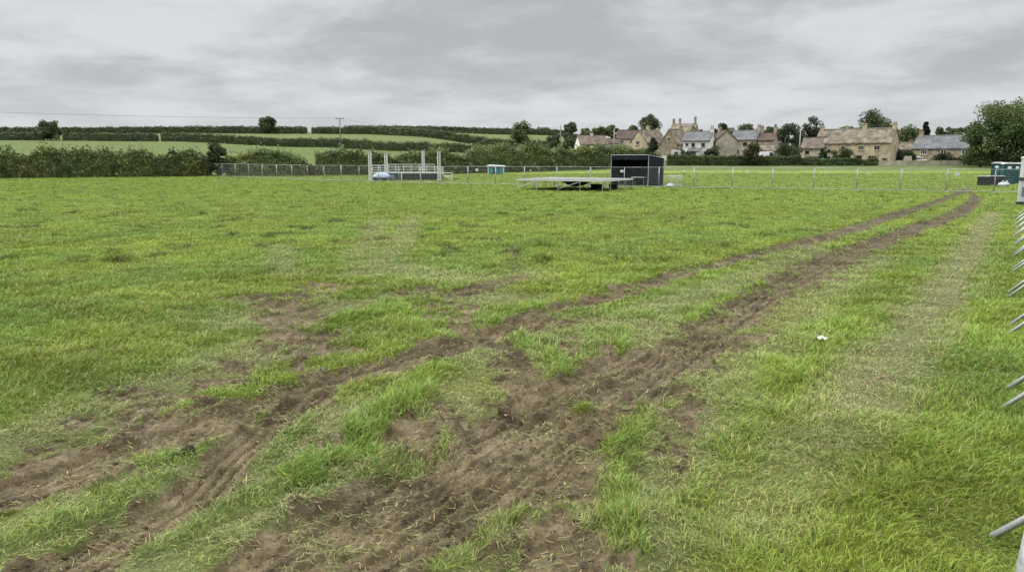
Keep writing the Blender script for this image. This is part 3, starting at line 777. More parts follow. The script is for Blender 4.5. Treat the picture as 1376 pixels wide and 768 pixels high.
# hill hedges (px, depth)
hedge('hedge', 'clipped hedge on the hill left of the lone round bush', [(-400, 226), (-150, 225), (40, 224), (62, 224)], [2.3] * 6, 2.0, HD, D=1, seed=7, dens=60, rough=.2, leaf=.36)
hedge('hedge', 'clipped hill hedge between the round bush and the field gateway', [(88, 224), (150, 223), (214, 222)], [2.3, 2.2, 2.4, 2.3], 2.0, HD, D=1, seed=8, dens=60, rough=.25, leaf=.36)
hedge('hedge', 'long mid-hill hedge running from the gateway down past the pole', [(219, 222), (320, 223), (420, 225), (550, 227), (640, 226), (720, 222), (790, 215)], [2.4, 2.6, 2.5, 2.8, 2.6, 2.5, 2.7, 2.4], 2.2, HD, D=1, seed=9, dens=60, rough=.3, leaf=.36)
hedge('hedge', 'skyline hedge along the crest on the left of the lone tree', [(-400, 322), (0, 318), (200, 312), (414, 305)], [2.6, 2.4, 2.5, 2.7, 2.5, 2.9, 2.7], 2.4, HD, D=1, seed=10, dens=45, rough=.25, leaf=.48)
hedge('hedge', 'hedge dropping down the hill right of the skyline gap', [(421, 305), (500, 300), (550, 285), (620, 268), (690, 255), (735, 250)], [2.6, 3.0, 2.9, 2.8, 2.9, 2.7], 2.4, HD, D=1, seed=11, dens=60, rough=.3, leaf=.42)
hedge('hedge', 'farthest skyline hedge on the right side of the hill', [(470, 345), (560, 342), (700, 335), (770, 330)], [3.0, 2.8, 2.8, 2.6], 2.4, HD, D=1, seed=12, dens=42, rough=.2, leaf=.5)
# village hedges
hedge('hedge', 'dark clipped hedge in front of the white slate-roofed house', [(896, 151), (960, 150), (1000, 150), (1076, 150)], [2.0, 1.9, 1.9, 1.8], 1.4, (.082, .112, .044), D=1, seed=13, dens=110, rough=.45, leaf=.3)
hedge('hedge', 'low clipped hedge in front of the long stone farmhouse', [(1076, 150), (1120, 150), (1180, 150)], [1.5, 1.4, 1.35], 1.2, (.084, .116, .046), D=1, seed=14, dens=110, rough=.3, leaf=.3)
hedge('hedge', 'overgrown hedge below the white bungalow', [(690, 168), (760, 166), (830, 160)], [2.6, 2.2, 2.6, 2.4], 2.2, HC2, D=1, seed=15, dens=90, rough=.4, leaf=.3)
hedge('hedge', 'bushy hedge between bungalow and first stone gable', [(800, 170), (840, 166), (868, 163)], [3.6, 3.4, 3.0, 2.6], 2.4, HC2, D=1, seed=16, dens=90, rough=.45, leaf=.3)

TC_ = (.108, .136, .06); TD = (.088, .112, .055); TL = (.105, .13, .06)
hedge('hedge', 'dark undergrowth hedge beneath the very large tree behind wooden fence', [(1300, 152), (1340, 147), (1430, 140)], [2.6, 3.2, 3.4], 2.4, (.034, .046, .02), D=1, seed=17, dens=80, leaf=.34)
T = [
 ('round_bush', 'lone dark rounded bush-like tree in the hill hedge', 'tree', 70, 162.5, 31, 224, TD, 'round', 24, 2600, .03),
 ('tree', 'lone spreading tree on the skyline left of the power pole', 'tree', 362, 156.5, 25, 303, TD, 'wide', 20, 1700, .16),
 ('tree', 'upright oval tree standing alone on the hill slope', 'tree', 700, 161.5, 30, 250, TC_, 'round', 24, 2600, .08),
 ('tree', 'left tree of the squared dark clump behind wooden pole', 'tree', 746, 178, 22, 205, TD, 'round', 18, 2200, .04),
 ('tree', 'right tree of the squared dark clump beside the bungalow', 'tree', 767, 178, 26, 203, TD, 'round', 20, 2600, .04),
 ('tree', 'small dome-shaped tree on the skyline behind the squared clump', 'tree', 766, 165.5, 21, 330, TD, 'round', 14, 1300, .15),
 ('tree', 'low far tree at the foot of the hill crest', 'tree', 729, 173.5, 26, 335, TD, 'wide', 12, 1000, .1),
 ('tree', 'hazy tree on the skyline behind the bungalow chimney', 'tree', 787, 173, 20, 310, TC_, 'wide', 12, 1200, .1),
 ('tree', 'round tree left of the dark tiled house roof', 'tree', 806, 169.5, 24, 300, TC_, 'round', 14, 1400, .1),
 ('tree', 'tree just behind the dark tiled house roof', 'tree', 821, 168.5, 22, 300, TC_, 'round', 14, 1400, .1),
 ('tree', 'tall layered tree rising behind the first stone gable', 'tree', 874, 154.5, 33, 255, TD, 'round', 20, 2600, .2),
 ('tree', 'smaller tree left of the tall layered tree', 'tree', 852, 168, 22, 262, TC_, 'wide', 14, 1400, .15),
 ('tree', 'narrow pointed tree beside the manor chimneys', 'tree', 940, 172, 17, 222, TC_, 'cone', 14, 1500, .05),
 ('tree', 'dark domed tree right of the manor', 'tree', 964, 164.5, 26, 232, (.036, .048, .024), 'round', 20, 2600, .08),
 ('tree', 'thin airy tree on the skyline above the grey slate roof', 'tree', 999, 166.5, 22, 300, TC_, 'wide', 12, 700, .2),
 ('tree', 'second airy tree right of the thin skyline tree', 'tree', 1014, 170, 18, 305, TC_, 'wide', 10, 800, .2),
 ('tree', 'smooth rounded tree behind the tall brown chimney', 'tree', 1031, 168, 22, 290, TC_, 'round', 14, 1500, .1),
 ('tree', 'small garden tree left of the grey slate roof', 'tree', 981, 176, 15, 210, TC_, 'round', 10, 1200, .08),
 ('tree', 'broad black-green tree left of the long farmhouse', 'tree', 1058, 164, 40, 186, (.054, .07, .034), 'round', 24, 4000, .06),
 ('tree', 'tall feathery tree with ragged top left of the farmhouse', 'tree', 1085, 155.5, 34, 192, (.040, .052, .026), 'round', 22, 2200, .1),
 ('tree', 'drooping tree touching the farmhouse left chimney', 'tree', 1104, 174, 26, 196, (.040, .052, .026), 'round', 16, 2000, .06),
 ('tree', 'big broad-crowned tree rising behind the farmhouse roof', 'tree', 1176, 149, 60, 198, (.066, .09, .036), 'wide', 34, 5200, .18),
 ('tree', 'pale rounded tree behind the farmhouse roof', 'tree', 1135, 167, 30, 232, TC_, 'round', 14, 1800, .1),
 ('tree', 'wide rounded tree right of the farmhouse gable', 'tree', 1222, 169, 40, 225, TC_, 'round', 22, 2800, .08),
 ('tree', 'dark spiky pine behind the slate-roofed cottage', 'tree', 1240, 159.5, 20, 250, (.022, .03, .018), 'cone', 16, 1800, .12),
 ('tree', 'hazy pale tree above the left part of cottage roof', 'tree', 1264, 168, 22, 300, TL, 'wide', 12, 1100, .12),
 ('tree', 'hazy pale tree above the middle of cottage roof', 'tree', 1277, 166.5, 18, 305, TL, 'round', 10, 1000, .12),
 ('tree', 'greener tree between cottage roof and the big right-hand tree', 'tree', 1291, 168, 26, 285, TC_, 'round', 14, 1500, .1),
]
for k, (nm, lb, ct, px, top, wd, D, col, kd, lu_, n_, tr_) in enumerate(T):
    tree(nm, lb, ct, px, top, wd, D, col, kind=kd, lumps=lu_, n=n_, trunk=tr_, seed=20 + k, group='trees beyond the field')
B = [
 ('tree', 'spreading tree beyond the right edge next to the very large tree', 'tree', 1440, 146, 80, 139, (.09, .12, .045), 'round', 30, 5200, .05),
 ('tree', 'outermost tree of the row beyond the right edge', 'tree', 1530, 152, 90, 142, (.08, .11, .042), 'round', 30, 5200, .05),
 ('tree', 'very large spreading tree at the right end of the field', 'tree', 1349, 128, 86, 140, (.098, .132, .048), 'round', 40, 9000, .10),
 ('tree', 'lower dark tree on the left flank of the very large tree', 'tree', 1318, 156, 48, 143, (.078, .108, .04), 'round', 28, 5200, .02),
 ('tree', 'dense dark tree behind the teal toilets', 'tree', 1380, 150, 70, 137, (.066, .092, .036), 'round', 30, 6500, .02),
 ('shrub', 'dark conical shrub in front of the two stone gables', 'shrub', 877, 184.5, 27, 166, (.038, .054, .022), 'cone', 18, 2400, .03),
 ('shrub', 'yellow-green bushy shrub poking out of the village hedge', 'shrub', 1010, 190.5, 32, 149, (.075, .085, .032), 'round', 20, 2600, .03),
 ('shrub', 'rounded green shrub beside the white van', 'shrub', 1059, 192.5, 34, 160, (.052, .078, .028), 'round', 20, 2600, .03),
 ('shrub', 'upright ivy-like shrub against the farmhouse left corner', 'shrub', 1107, 196.5, 16, 153.5, (.045, .065, .024), 'round', 14, 1600, .02),
 ('shrub', 'bushy green shrub in front of the farmhouse windows', 'shrub', 1130, 199, 28, 152.5, (.052, .075, .026), 'wide', 18, 2200, .02),
 ('shrub', 'dark garden shrub right of the farmhouse gable', 'shrub', 1213, 201, 34, 157, (.034, .05, .02), 'wide', 18, 2200, .02),
 ('shrub', 'wide dark shrub below the cottage windows', 'shrub', 1268, 206.5, 28, 157, (.030, .044, .018), 'wide', 16, 2000, .02),
 ('shrub', 'small round dark shrub right of the wide cottage shrub', 'shrub', 1288, 210.5, 17, 156, (.032, .046, .018), 'round', 12, 1300, .02),
 ('shrub', 'garden shrub in front of the pale gabled house', 'shrub', 955, 197, 26, 163, (.045, .06, .025), 'wide', 14, 1600, .03),
 ('shrub', 'small green shrub left of the white house door', 'shrub', 923, 202, 20, 160, (.045, .066, .025), 'wide', 12, 1300, .03),
 ('shrub', 'small shrub on the hillside below upright oval tree', 'shrub', 725, 186, 14, 232, TC_, 'round', 8, 700, .03),
]
for k, (nm, lb, ct, px, top, wd, D, col, kd, lu_, n_, tr_) in enumerate(B):
    tree(nm, lb, ct, px, top, wd, D, col, kind=kd, lumps=lu_, n=n_, trunk=tr_, seed=70 + k, group='shrubs in the village gardens' if nm == 'shrub' else 'large trees at right', leaf=.36 if nm == 'tree' else .28)
# ------------------------------------------------------------------ houses
def house(name, label, px, D, L, dep, eave, ridge, rel, wallm, roofm, wins=(), gwins_l=(), gwins_r=(), chim=(), doors=(), group='stone houses of the village', cat='house', frame='white_frame', over=.25, extra=None, roofless_gable=False):
    """front along local x facing -y; rel > 0 shows the right gable, rel < 0 the left one"""
    x = gx(px, D); z = gz(x, D) - .1
    az = math.atan2(x, D)
    root = empty(name, (x, D, z), -(az + R(rel))); tag(root, label, cat, group)
    S = STONES[wallm]; RF = ROOFS[roofm]
    m = MB(); hl, hd = L / 2, dep / 2
    m.prism([(-hd, -.6), (hd, -.6), (hd, eave), (0, ridge), (-hd, eave)], 'x', -hl, hl)
    m.build('wall', S, root)
    slope = math.atan2(ridge - eave, hd); th = .16
    m = MB(); ex = over
    ye = hd + ex; ze = eave - ex * math.tan(slope)
    up = th / math.cos(slope)
    for sgn in (-1, 1):
        poly = [(sgn * ye, ze + .03), (0, ridge + .03), (0, ridge + up + .03), (sgn * ye, ze + up + .03)]
        if sgn > 0: poly = poly[::-1]
        m.prism(poly, 'x', -hl - .14, hl + .14)
    rf = m.build('roof', RF, root)
    mr = MB().box((0, 0, ridge + up + .05), (L + .3, .28, .14)); mr.build('ridge_tile', ROOFS['brown'] if roofm in ('red', 'brown') else M['concrete'], rf)
    for cx, cw, ch in chim:
        c = MB().box((cx, 0, ridge + ch / 2 - .4), (cw, .62, ch + .8)).box((cx, 0, ridge + ch + .03), (cw + .14, .78, .12))
        co = c.build('chimney', S, rf)
        q = MB()
        for k in (-.22, .22): q.tube([(cx + k * cw, 0, ridge + ch + .08), (cx + k * cw, 0, ridge + ch + .5)], .13, 8, .1)
        q.build('chimney_pot', ROOFS['red'], co) if False else q.build('chimney_pot', ROOFS['red'], rf)
    def window(u, zc, w, h, face, fm=None, lights=2):
        fr = MB(); t = .07; pr = .05
        def bx(cu, cz, su, sz, depth, out):
            if face == 'f': return ((cu, -hd - out, cz), (su, depth, sz))
            if face == 'r': return ((hl + out, cu, cz), (depth, su, sz))
            return ((-hl - out, cu, cz), (depth, su, sz))
        for k in (-1, 1): fr.box(*bx(u + k * (w / 2 - t / 2), zc, t, h, .12, .01))
        for k in (-1, 1): fr.box(*bx(u, zc + k * (h / 2 - t / 2), w - 2 * t, t, .12, .01))
        for k in range(1, lights): fr.box(*bx(u - w / 2 + w * k / lights, zc, .06, h - 2 * t, .10, .01))
        fo = fr.build('window', M[fm or frame], root)
        pn = MB().box(*bx(u, zc, w - 2 * t - .004, h - 2 * t - .004, .05, .008)); pn.build('pane', M['glass'], fo)
        sl = MB().box(*bx(u, zc - h / 2 - .07, w + .25, .12, .2, .03)); sl.build('sill', M['stone_frame'], fo)
        li = MB().box(*bx(u, zc + h / 2 + .1, w + .35, .18, .14, .012)); li.build('lintel', M['stone_frame'], fo)
    for wd_ in wins: window(*wd_[:4], 'f', *wd_[4:])
    for wd_ in gwins_l: window(*wd_[:4], 'l', *wd_[4:])
    for wd_ in gwins_r: window(*wd_[:4], 'r', *wd_[4:])
    for u, w_, h_ in doors:
        d = MB().box((u, -hd - .02, h_ / 2 - .1), (w_, .1, h_)); do = d.build('door', M['door_dark'], root)
        MB().box((u, -hd - .03, h_ + .02), (w_ + .3, .16, .2)).build('lintel', M['stone_frame'], do)
    if extra: extra(root, hl, hd)
    return root

def porch(root, hl, hd):
    # arched, gabled stone porch
    m = MB(); x0, w_, y0 = -.2, 2.6, -hd
    pts = [(x0 - w_ / 2, -.3), (x0 - .6, -.3), (x0 - .6, 1.2)]
    pts += [(x0 - .6 * math.cos(a), 1.2 + .6 * math.sin(a)) for a in np.linspace(.3, math.pi - .3, 7)]
    pts += [(x0 + .6, 1.2), (x0 + .6, -.3), (x0 + w_ / 2, -.3), (x0 + w_ / 2, 1.5), (x0, 2.9), (x0 - w_ / 2, 1.5)]
    m.prism(pts, 'y', y0 - 1.2, y0 - .002); p = m.build('porch', STONES['gold'], root)
    r = MB()
    for sgn in (-1, 1):
        r.prism([(x0, 2.95), (x0, 3.08), (x0 + sgn * (w_ / 2 + .15), 1.5), (x0 + sgn * (w_ / 2 + .15), 1.37)][::sgn], 'y', y0 - 1.32, y0 - .003)
    r.build('roof', ROOFS['stone'], p)
    MB().box((x0, y0 - .06, .85), (1.0, .1, 1.9)).build('door', M['door_dark'], p)

def leanto(wm, x0, x1, d0, h0, h1, rm, nm='lean_to'):
    def fn(root, hl, hd):
        m = MB(); m.prism([(-hd - .003, -.5), (-hd - .003, h1), (-hd - d0, h0), (-hd - d0, -.5)], 'x', x0, x1)
        p = m.build(nm, STONES[wm], root)
        r = MB(); r.prism([(-hd - .004, h1 + .03), (-hd - .004, h1 + .17), (-hd - d0 - .2, h0 - .05 + .09), (-hd - d0 - .2, h0 - .05 - .05)], 'x', x0 - .12, x1 + .12)
        r.build('roof', ROOFS[rm], p)
        MB().box(((x0 + x1) / 2, -hd - d0 - .02, .9), (min(1.1, (x1 - x0) * .4), .1, 1.9)).build('door', M['door_dark'], p)
    return fn

house('farmhouse', 'long golden stone farmhouse with mottled stone roof and arched porch', 1149.5, 160, 15.2, 6.6, 4.35, 7.15, 16, 'gold', 'stone',
      wins=[(-5.4, 3.35, .9, .8), (-1.7, 3.35, .9, .8, 'stone_frame'), (1.9, 3.35, 1.1, .8, 'stone_frame', 3), (5.0, 3.35, 1.1, .9, 'stone_frame'), (1.7, 1.25, .9, 1.1, 'brown_frame'), (4.3, 1.2, 1.7, 1.15, 'stone_frame', 3), (-4.6, 1.2, 1.2, 1.1, 'white_frame'), (-6.5, 1.2, .9, 1.1, 'white_frame')],
      gwins_r=[(0, 3.4, .8, .8, 'stone_frame')], chim=[(1.4, .8, 1.1), (7.2, .8, 1.0), (-7.2, .7, .8)], extra=porch, doors=[(6.6, .8, 1.3)])
house('annexe', 'small low annexe with red-brown roof joined to the farmhouse left end', 1094, 163.5, 4.6, 5, 3.2, 5.3, 14, 'pale', 'red', wins=[(-.9, 2.3, .8, .8, 'brown_frame')], doors=[(.4, 2.6, 1.5)])
house('cottage', 'brown stone cottage with grey slate roof and white windows', 1272, 163, 12.2, 6.4, 3.35, 5.9, 17, 'brown', 'slate',
      wins=[(-3.6, 2.55, 1.3, 1.0, 'white_frame', 3), (.3, 2.55, 1.1, 1.0, 'white_frame', 2), (4.3, 2.55, 1.1, 1.0, 'white_frame', 2), (4.6, .95, 1.5, .9, 'white_frame', 3), (-4.2, .9, 1.0, 1.0, 'white_frame', 2)], chim=[(-5.5, .75, 1.2)])
house('white_house', 'white rendered house with blue-grey slate roof and stone chimney', 939, 168, 5.9, 5.2, 4.15, 6.0, 14, 'render', 'slate',
      wins=[(-.7, 3.2, .75, .8, 'brown_frame', 1), (1.5, 3.2, .75, .8, 'brown_frame', 1), (-2.1, 3.3, .6, .5, 'brown_frame', 1)], chim=[(2.7, .8, .9)], extra=leanto('render', -1.6, 1.0, 1.1, 1.9, 2.4, 'slate', 'porch'))
house('gabled_house', 'pale stone house with gable facing the field and sloping dark verge', 970, 170, 6.4, 4.8, 4.0, 6.2, 74, 'pale', 'brown', gwins_r=[], gwins_l=[(-.9, 2.5, .8, .9, 'brown_frame'), (1.0, 1.0, 1.8, 1.4, 'brown_frame')], wins=[(0, 2.6, .9, .9, 'brown_frame')], chim=[(-2.6, .7, .9)])
house('slate_house', 'pale stone house under a grey slate roof with right gable chimney', 1002, 184, 6.3, 5.4, 4.05, 6.1, 17, 'pale', 'slate', wins=[(.5, 3.0, .9, .95, 'brown_frame'), (-1.6, 3.0, .8, .9, 'stone_frame'), (-1.4, 1.2, .9, 1.0, 'brown_frame')], chim=[(2.9, .8, 1.2)])
house('brown_house', 'small brown-roofed stone house with tall thin chimney behind white van', 1031, 181, 3.6, 5, 4.3, 5.9, 12, 'brown', 'brown', wins=[(.1, 3.0, .95, .95, 'white_frame'), (-1.2, 3.1, .5, .6, 'brown_frame', 1)], chim=[(1.5, .6, 1.7), (-1.5, .7, 1.5)])
house('garage', 'low open garage with grey-brown roof behind the white van', 1033, 172, 4.4, 4, 2.1, 3.3, 8, 'dark', 'stone', doors=[(0, 3.4, 1.8)], cat='garage')
house('manor_house', 'big old stone manor with three spiky chimneys on the village skyline', 918, 236, 7.4, 7, 5.2, 6.9, 10, 'brown', 'stone', wins=[(1.9, 4.3, .9, 1.0, 'brown_frame'), (-1.5, 4.3, .9, 1.0, 'brown_frame')], chim=[(-3.3, .75, 1.5), (-1.4, .7, 1.5), (3.3, .7, 2.0)])
house('stone_house', 'stone house with pointed gable and dark window just below manor', 922, 196, 7.2, 4.8, 3.9, 6.6, 66, 'brown', 'stone', gwins_l=[(.3, 3.2, 1.6, .9, 'brown_frame')], wins=[(0, 2.4, .9, .9, 'brown_frame')])
house('stone_house', 'brown stone house with steep gable and white lean-to at its foot', 907, 176, 6.6, 4.3, 3.2, 6.25, -62, 'dark', 'stone', gwins_l=[(0, 4.2, .6, .8, 'stone_frame', 1)], wins=[(-1.6, 2.2, .9, .9, 'white_frame')], chim=[(2.5, .7, .8)])
house('stone_house', 'golden stone house with broad left gable and weathered sloping roof', 871, 190, 7.2, 5.6, 3.1, 6.0, -46, 'gold', 'stone', gwins_l=[(.2, 3.0, 1.1, .9, 'stone_frame', 2)], wins=[(0, 2.2, 1.0, .9, 'white_frame')], chim=[(-.4, .75, 1.1), (3.2, .7, .6)])
house('timbered_house', 'dark tiled house with white dormer gables beside a grey pole', 843, 200, 5.4, 5.5, 3.8, 5.9, 6, 'cream', 'brown', wins=[(-1.2, 3.0, 1.0, 1.0, 'white_frame', 3), (1.5, 2.9, .9, 1.0, 'white_frame', 2)])
house('outbuilding', 'low pale outbuilding with dark roof between bungalow and tiled house', 824, 197, 3.6, 4, 2.7, 3.8, 4, 'render', 'brown', wins=[(0, 1.9, .7, .7, 'brown_frame', 1)], cat='outbuilding')
house('bungalow', 'white bungalow with long brown tiled roof on the slope', 793.5, 191, 6.9, 6, 2.85, 5.0, -14, 'render', 'red', wins=[(-1.6, 2.1, 1.2, .8, 'brown_frame'), (1.4, 2.1, 1.2, .8, 'brown_frame')], gwins_l=[(0, 1.9, .8, .9, 'brown_frame')], chim=[(.2, .6, .5)], cat='bungalow')
house('barn', 'stone barn on the slope between the farmhouse and the cottage', 1220, 192, 6.6, 5, 2.7, 4.4, 10, 'dark', 'stone', chim=[(.4, .8, .6)], cat='barn')
house('stone_house', 'pale stone house half hidden behind trees above the white house', 974, 232, 4.6, 5, 4.2, 5.8, 12, 'pale', 'brown', wins=[(.6, 3.4, .8, .8, 'brown_frame')], chim=[(-2.1, .7, 1.2)])
# white lean-to building at the foot of the steep gable, garden walls
def small_shed():
    D = 171; x = gx(909, D); z = gz(x, D)
    r = empty('white_outhouse', (x, D, z), -math.atan2(x, D)); tag(r, 'small white rendered outhouse with dark arched doorway below steep gable', 'outhouse')
    MB().prism([(-1.2, -.4), (1.2, -.4), (1.2, 1.9), (-1.2, 2.3)], 'y', -1, 1).build('wall', STONES['render'], r)
    MB().prism([(-1.35, 2.33), (-1.35, 2.45), (1.35, 2.0), (1.35, 1.88)][::-1], 'y', -1.12, 1.12).build('roof', ROOFS['stone'], r)
    MB().box((-.1, -1.02, .8), (.8, .1, 1.5)).build('door', M['door_dark'], r)
small_shed()
def long_wall(name, label, px0, px1, D0, D1, h, m_, cap, th=.4):
    a = np.array([gx(px0, D0), D0]); b = np.array([gx(px1, D1), D1]); L = float(np.hypot(*(b - a)))
    z = gz(*a); r = empty(name, (a[0], a[1], z), math.atan2(b[1] - a[1], b[0] - a[0])); tag(r, label, 'wall')
    MB().prism([(-th / 2, -.5), (th / 2, -.5), (th / 2 * .85, h), (-th / 2 * .85, h)], 'x', 0, L).build('stonework', m_, r)
    q = MB(); n = int(L / .5)
    for k in range(n): q.box(((k + .5) * L / n, 0, h + .003 + .07 + random.uniform(-.02, .04)), (L / n * .94, th * random.uniform(.85, 1.05), .14))
    q.build('coping', cap, r)
long_wall('garden_wall', 'low dry-stone wall in front of cottage and farmhouse gable', 1180, 1302, 151, 149, .85, STONES['pale'], STONES['gold'])
long_wall('garden_wall', 'short white garden wall beside the steep gabled house', 889, 902, 166, 166, 1.1, STONES['render'], M['concrete'])

def rail_fence():
    p0, p1 = (1302, 149), (1420, 138)
    a = np.array([gx(*p0), p0[1]]); b = np.array([gx(*p1), p1[1]]); L = float(np.hypot(*(b - a)))
    r = empty('wooden_fence', (a[0], a[1], gz(*a)), math.atan2(b[1] - a[1], b[0] - a[0])); tag(r, 'dark wooden post and rail fence under the very large tree', 'fence')
    n = int(L / 1.8)
    for k in range(n + 1): MB().box((k * L / n, 0, .5), (.12, .12, 1.3)).build('post', M['wood_rail'], r)
    for h in (.3, .6, .92): MB().box((L / 2, -.09, h), (L, .05, .14)).build('rail', M['wood_rail'], r)
rail_fence()

# ------------------------------------------------------------------ vehicles in the village
def vehicle(name, label, cat, px, D, L, W_, H, paint, rz, kind='car'):
    x = gx(px, D); z = gz(x, D)
    r = empty(name, (x, D, z), rz); tag(r, label, cat)
    if kind == 'van': prof = [(-L / 2, .35), (L / 2, .35), (L / 2, 1.0), (L / 2 - .75, 1.2), (L / 2 - 1.35, H), (-L / 2 + .1, H), (-L / 2, H - .2)]
    elif kind == 'pickup': prof = [(-L / 2, .35), (L / 2, .35), (L / 2, .9), (L / 2 - .9, 1.0), (L / 2 - 1.4, H), (-L * .02, H), (-L * .06, 1.0), (-L / 2, 1.0)]
    else: prof = [(-L / 2, .32), (L / 2, .32), (L / 2, .75), (L / 2 - .9, .9), (L / 2 - 1.6, H), (-L / 2 + .7, H), (-L / 2 + .1, .95)]
    m = MB(); m.prism(prof, 'y', -W_ / 2, W_ / 2); m.build('body', paint, r, bevel=.06)
    zt = H - .12
    if kind == 'van':
        g = [(L / 2 - .85, 1.28), (L / 2 - 1.42, zt), (L / 2 - 2.0, zt), (L / 2 - 2.0, 1.28)]
    else:
        g = [(L / 2 - 1.05, .93), (L / 2 - 1.65, zt), (-L / 2 + .85, zt), (-L / 2 + .4, .98)] if kind == 'car' else [(L / 2 - 1.0, 1.05), (L / 2 - 1.45, zt), (0, zt), (0, 1.05)]
    for sgn in (-1, 1):
        q = MB(); q.prism(g if sgn < 0 else g, 'y', sgn * (W_ / 2 + .004), sgn * (W_ / 2 + .012)); q.build('side_window', M['glass'], r)
    a_ = prof[3]; b_ = prof[4]
    ws = MB(); ws.quad((a_[0] + .012, -W_ / 2 + .12, a_[1] + .06), (a_[0] + .012, W_ / 2 - .12, a_[1] + .06), (b_[0] + .02, W_ / 2 - .15, b_[1] - .08), (b_[0] + .02, -W_ / 2 + .15, b_[1] - .08)); ws.build('windscreen', M['glass'], r)
    for sx in (-L / 2 + .75, L / 2 - .75):
        for sy in (-1, 1):
            wh = MB().tube([(sx, sy * (W_ / 2 - .18), .32), (sx, sy * (W_ / 2 + .02), .32)], .32, 16).build('wheel', M['rubber'], r)
            MB().tube([(sx, sy * (W_ / 2 + .015), .32), (sx, sy * (W_ / 2 + .03), .32)], .18, 12).build('rim', M['galv'], wh)
    for sy in (-1, 1): MB().box((L / 2 + .005, sy * (W_ / 2 - .3), .7), (.06, .32, .16)).build('headlight', M['white_plastic'], r)
    return r
vehicle('white_van', 'white van parked in front of the low open garage', 'van', 1033.5, 160, 3.9, 1.8, 2.3, M['car_white'], R(-14), 'van')
vehicle('parked_car', 'grey car whose roof shows above the hedge right of the van', 'car', 1062, 161, 3.9, 1.7, 1.5, M['car_grey'], R(165))
vehicle('parked_car', 'white car peeping over the hedge beside the annexe', 'car', 1078, 158, 3.8, 1.7, 1.42, M['car_white'], R(-12))
vehicle('pickup_truck', 'white pickup parked behind the dry-stone wall by cottage', 'pickup', 1234, 156, 3.0, 1.7, 1.65, M['car_white'], R(170), 'pickup')
def horse_trailer():
    D = 155; x = gx(1218, D); z = gz(x, D); r = empty('box_trailer', (x, D, z), R(-8)); tag(r, 'cream box trailer with sloped sides behind the dry-stone wall', 'trailer')
    MB().prism([(-.9, .5), (.9, .5), (.75, 1.75), (-.55, 1.75)], 'y', -.8, .8).build('body', STONES['cream'], r, bevel=.05)
    MB().box((1.25, 0, .5), (.9, .1, .1)).build('drawbar', M['dark_grey'], r)
    for s in (-1, 1): MB().tube([(0, s * .8, .3), (0, s * .95, .3)], .3, 14).build('wheel', M['rubber'], r)
horse_trailer()

# ------------------------------------------------------------------ poles and the wire
def pole(label, px, top, D, w_, arm=False, m_=None, lean=0.0):
    x = gx(px, D); z = gz(x, D); H = CAMZ + (212 - top) / F * D - z
    r = empty('utility_pole' if arm else 'wooden_pole', (x, D, z)); tag(r, label, 'pole')
    MB().tube([(0, 0, -.4), (lean * H * .5, 0, H * .5), (lean * H, 0, H)], w_, 8, w_ * .72).build('shaft', m_ or M['wood_pole'], r, True)
    if arm:
        MB().box((0, 0, H - .25), (2.3, .14, .16)).build('crossarm', M['wood_pole'], r)
        for k in (-1.05, 0, 1.05): MB().tube([(k, 0, H - .17), (k, 0, H + .2)], .1, 8, .07).build('insulator', M['ceramic'], r)
    return x, D, z + H
p1 = pole('wooden power pole with crossarm and insulators on the hill field', 458.5, 160.5, 212, .21, True)
pole('plain wooden pole in front of the squared dark tree clump', 753, 170, 180, .15)
pole('pale grey pole in front of the dark tiled house', 824.5, 174.5, 188, .12, m_=M['pale_pole'])
pole('thin pale pole beside the rounded green shrub near the van', 1073.5, 177.5, 168, .13, m_=M['pale_pole'])
def wire(a, b, sag, label, r=.032):
    pts = [tuple(np.array(a) * (1 - t) + np.array(b) * t - np.array([0, 0, sag * 4 * t * (1 - t)])) for t in np.linspace(0, 1, 25)]
    tag(MB().tube(pts, r, 5).build('overhead_wire', M['cable'], None), label, 'wire')
dl = 170.0
for k, zz in ((0, 0.0),):
    wire((gx(-500, dl), dl, CAMZ + (212 - 128) / F * dl), (p1[0], p1[1], p1[2] - .05), 1.5, 'sagging overhead wire running left from the power pole')
wire((p1[0], p1[1], p1[2] - .05), (gx(753, 180), 180, CAMZ + (212 - 172) / F * 180), 2.2, 'faint overhead wire between the power pole and plain pole', .022)

# ------------------------------------------------------------------ temporary mesh fence across the field
FH, FW = 2.0, 3.5
def fence_panel_proto():
    r = empty('mesh_fence_panel', (0, 0, 0))
    a = FW / 2 - .03
    f = MB()
    for s in (-1, 1): f.tube([(s * a, 0, 0.03), (s * a, 0, FH)], .021, 8)
    f.tube([(-a, 0, FH - .02), (a, 0, FH - .02)], .019, 8); f.tube([(-a, 0, .16), (a, 0, .16)], .022, 8)
    f.build('frame', M['galv'], r, True)
    w_ = MB(); n = 30
    for k in range(1, n): w_.tube([(-a + 2 * a * k / n, 0, .16), (-a + 2 * a * k / n, 0, FH - .02)], .0019, 3)
    for k in range(1, 9): w_.tube([(-a, 0, .16 + (FH - .18) * k / 9), (a, 0, .16 + (FH - .18) * k / 9)], .0019, 3)
    w_.build('wire_mesh', M['wire'], r)
    fo = MB().box((-FW / 2, 0, .055), (.24, .62, .13), taper=.85); fo.build('foot', M['concrete'], r, bevel=.015)
    cl = MB().box((-FW / 2, 0, 1.5), (.16, .09, .07)); cl.build('clamp', M['galv_dull'], r)
    return r
fp = [(240, 237), (283, 237.2), (490, 244.8), (612, 248.2), (700, 249.8), (785, 250.8), (868, 252), (940, 253.7), (1060, 255.2), (1166, 257), (1296, 258.8), (1372, 260.3)]
FP = np.array([at(*p) for p in fp]); FP[0] = FP[1] + (FP[1] - FP[2]) / np.linalg.norm(FP[1] - FP[2]) * .01
seg = np.hypot(*(FP[1:] - FP[:-1]).T); cum = np.concatenate([[0], np.cumsum(seg)])
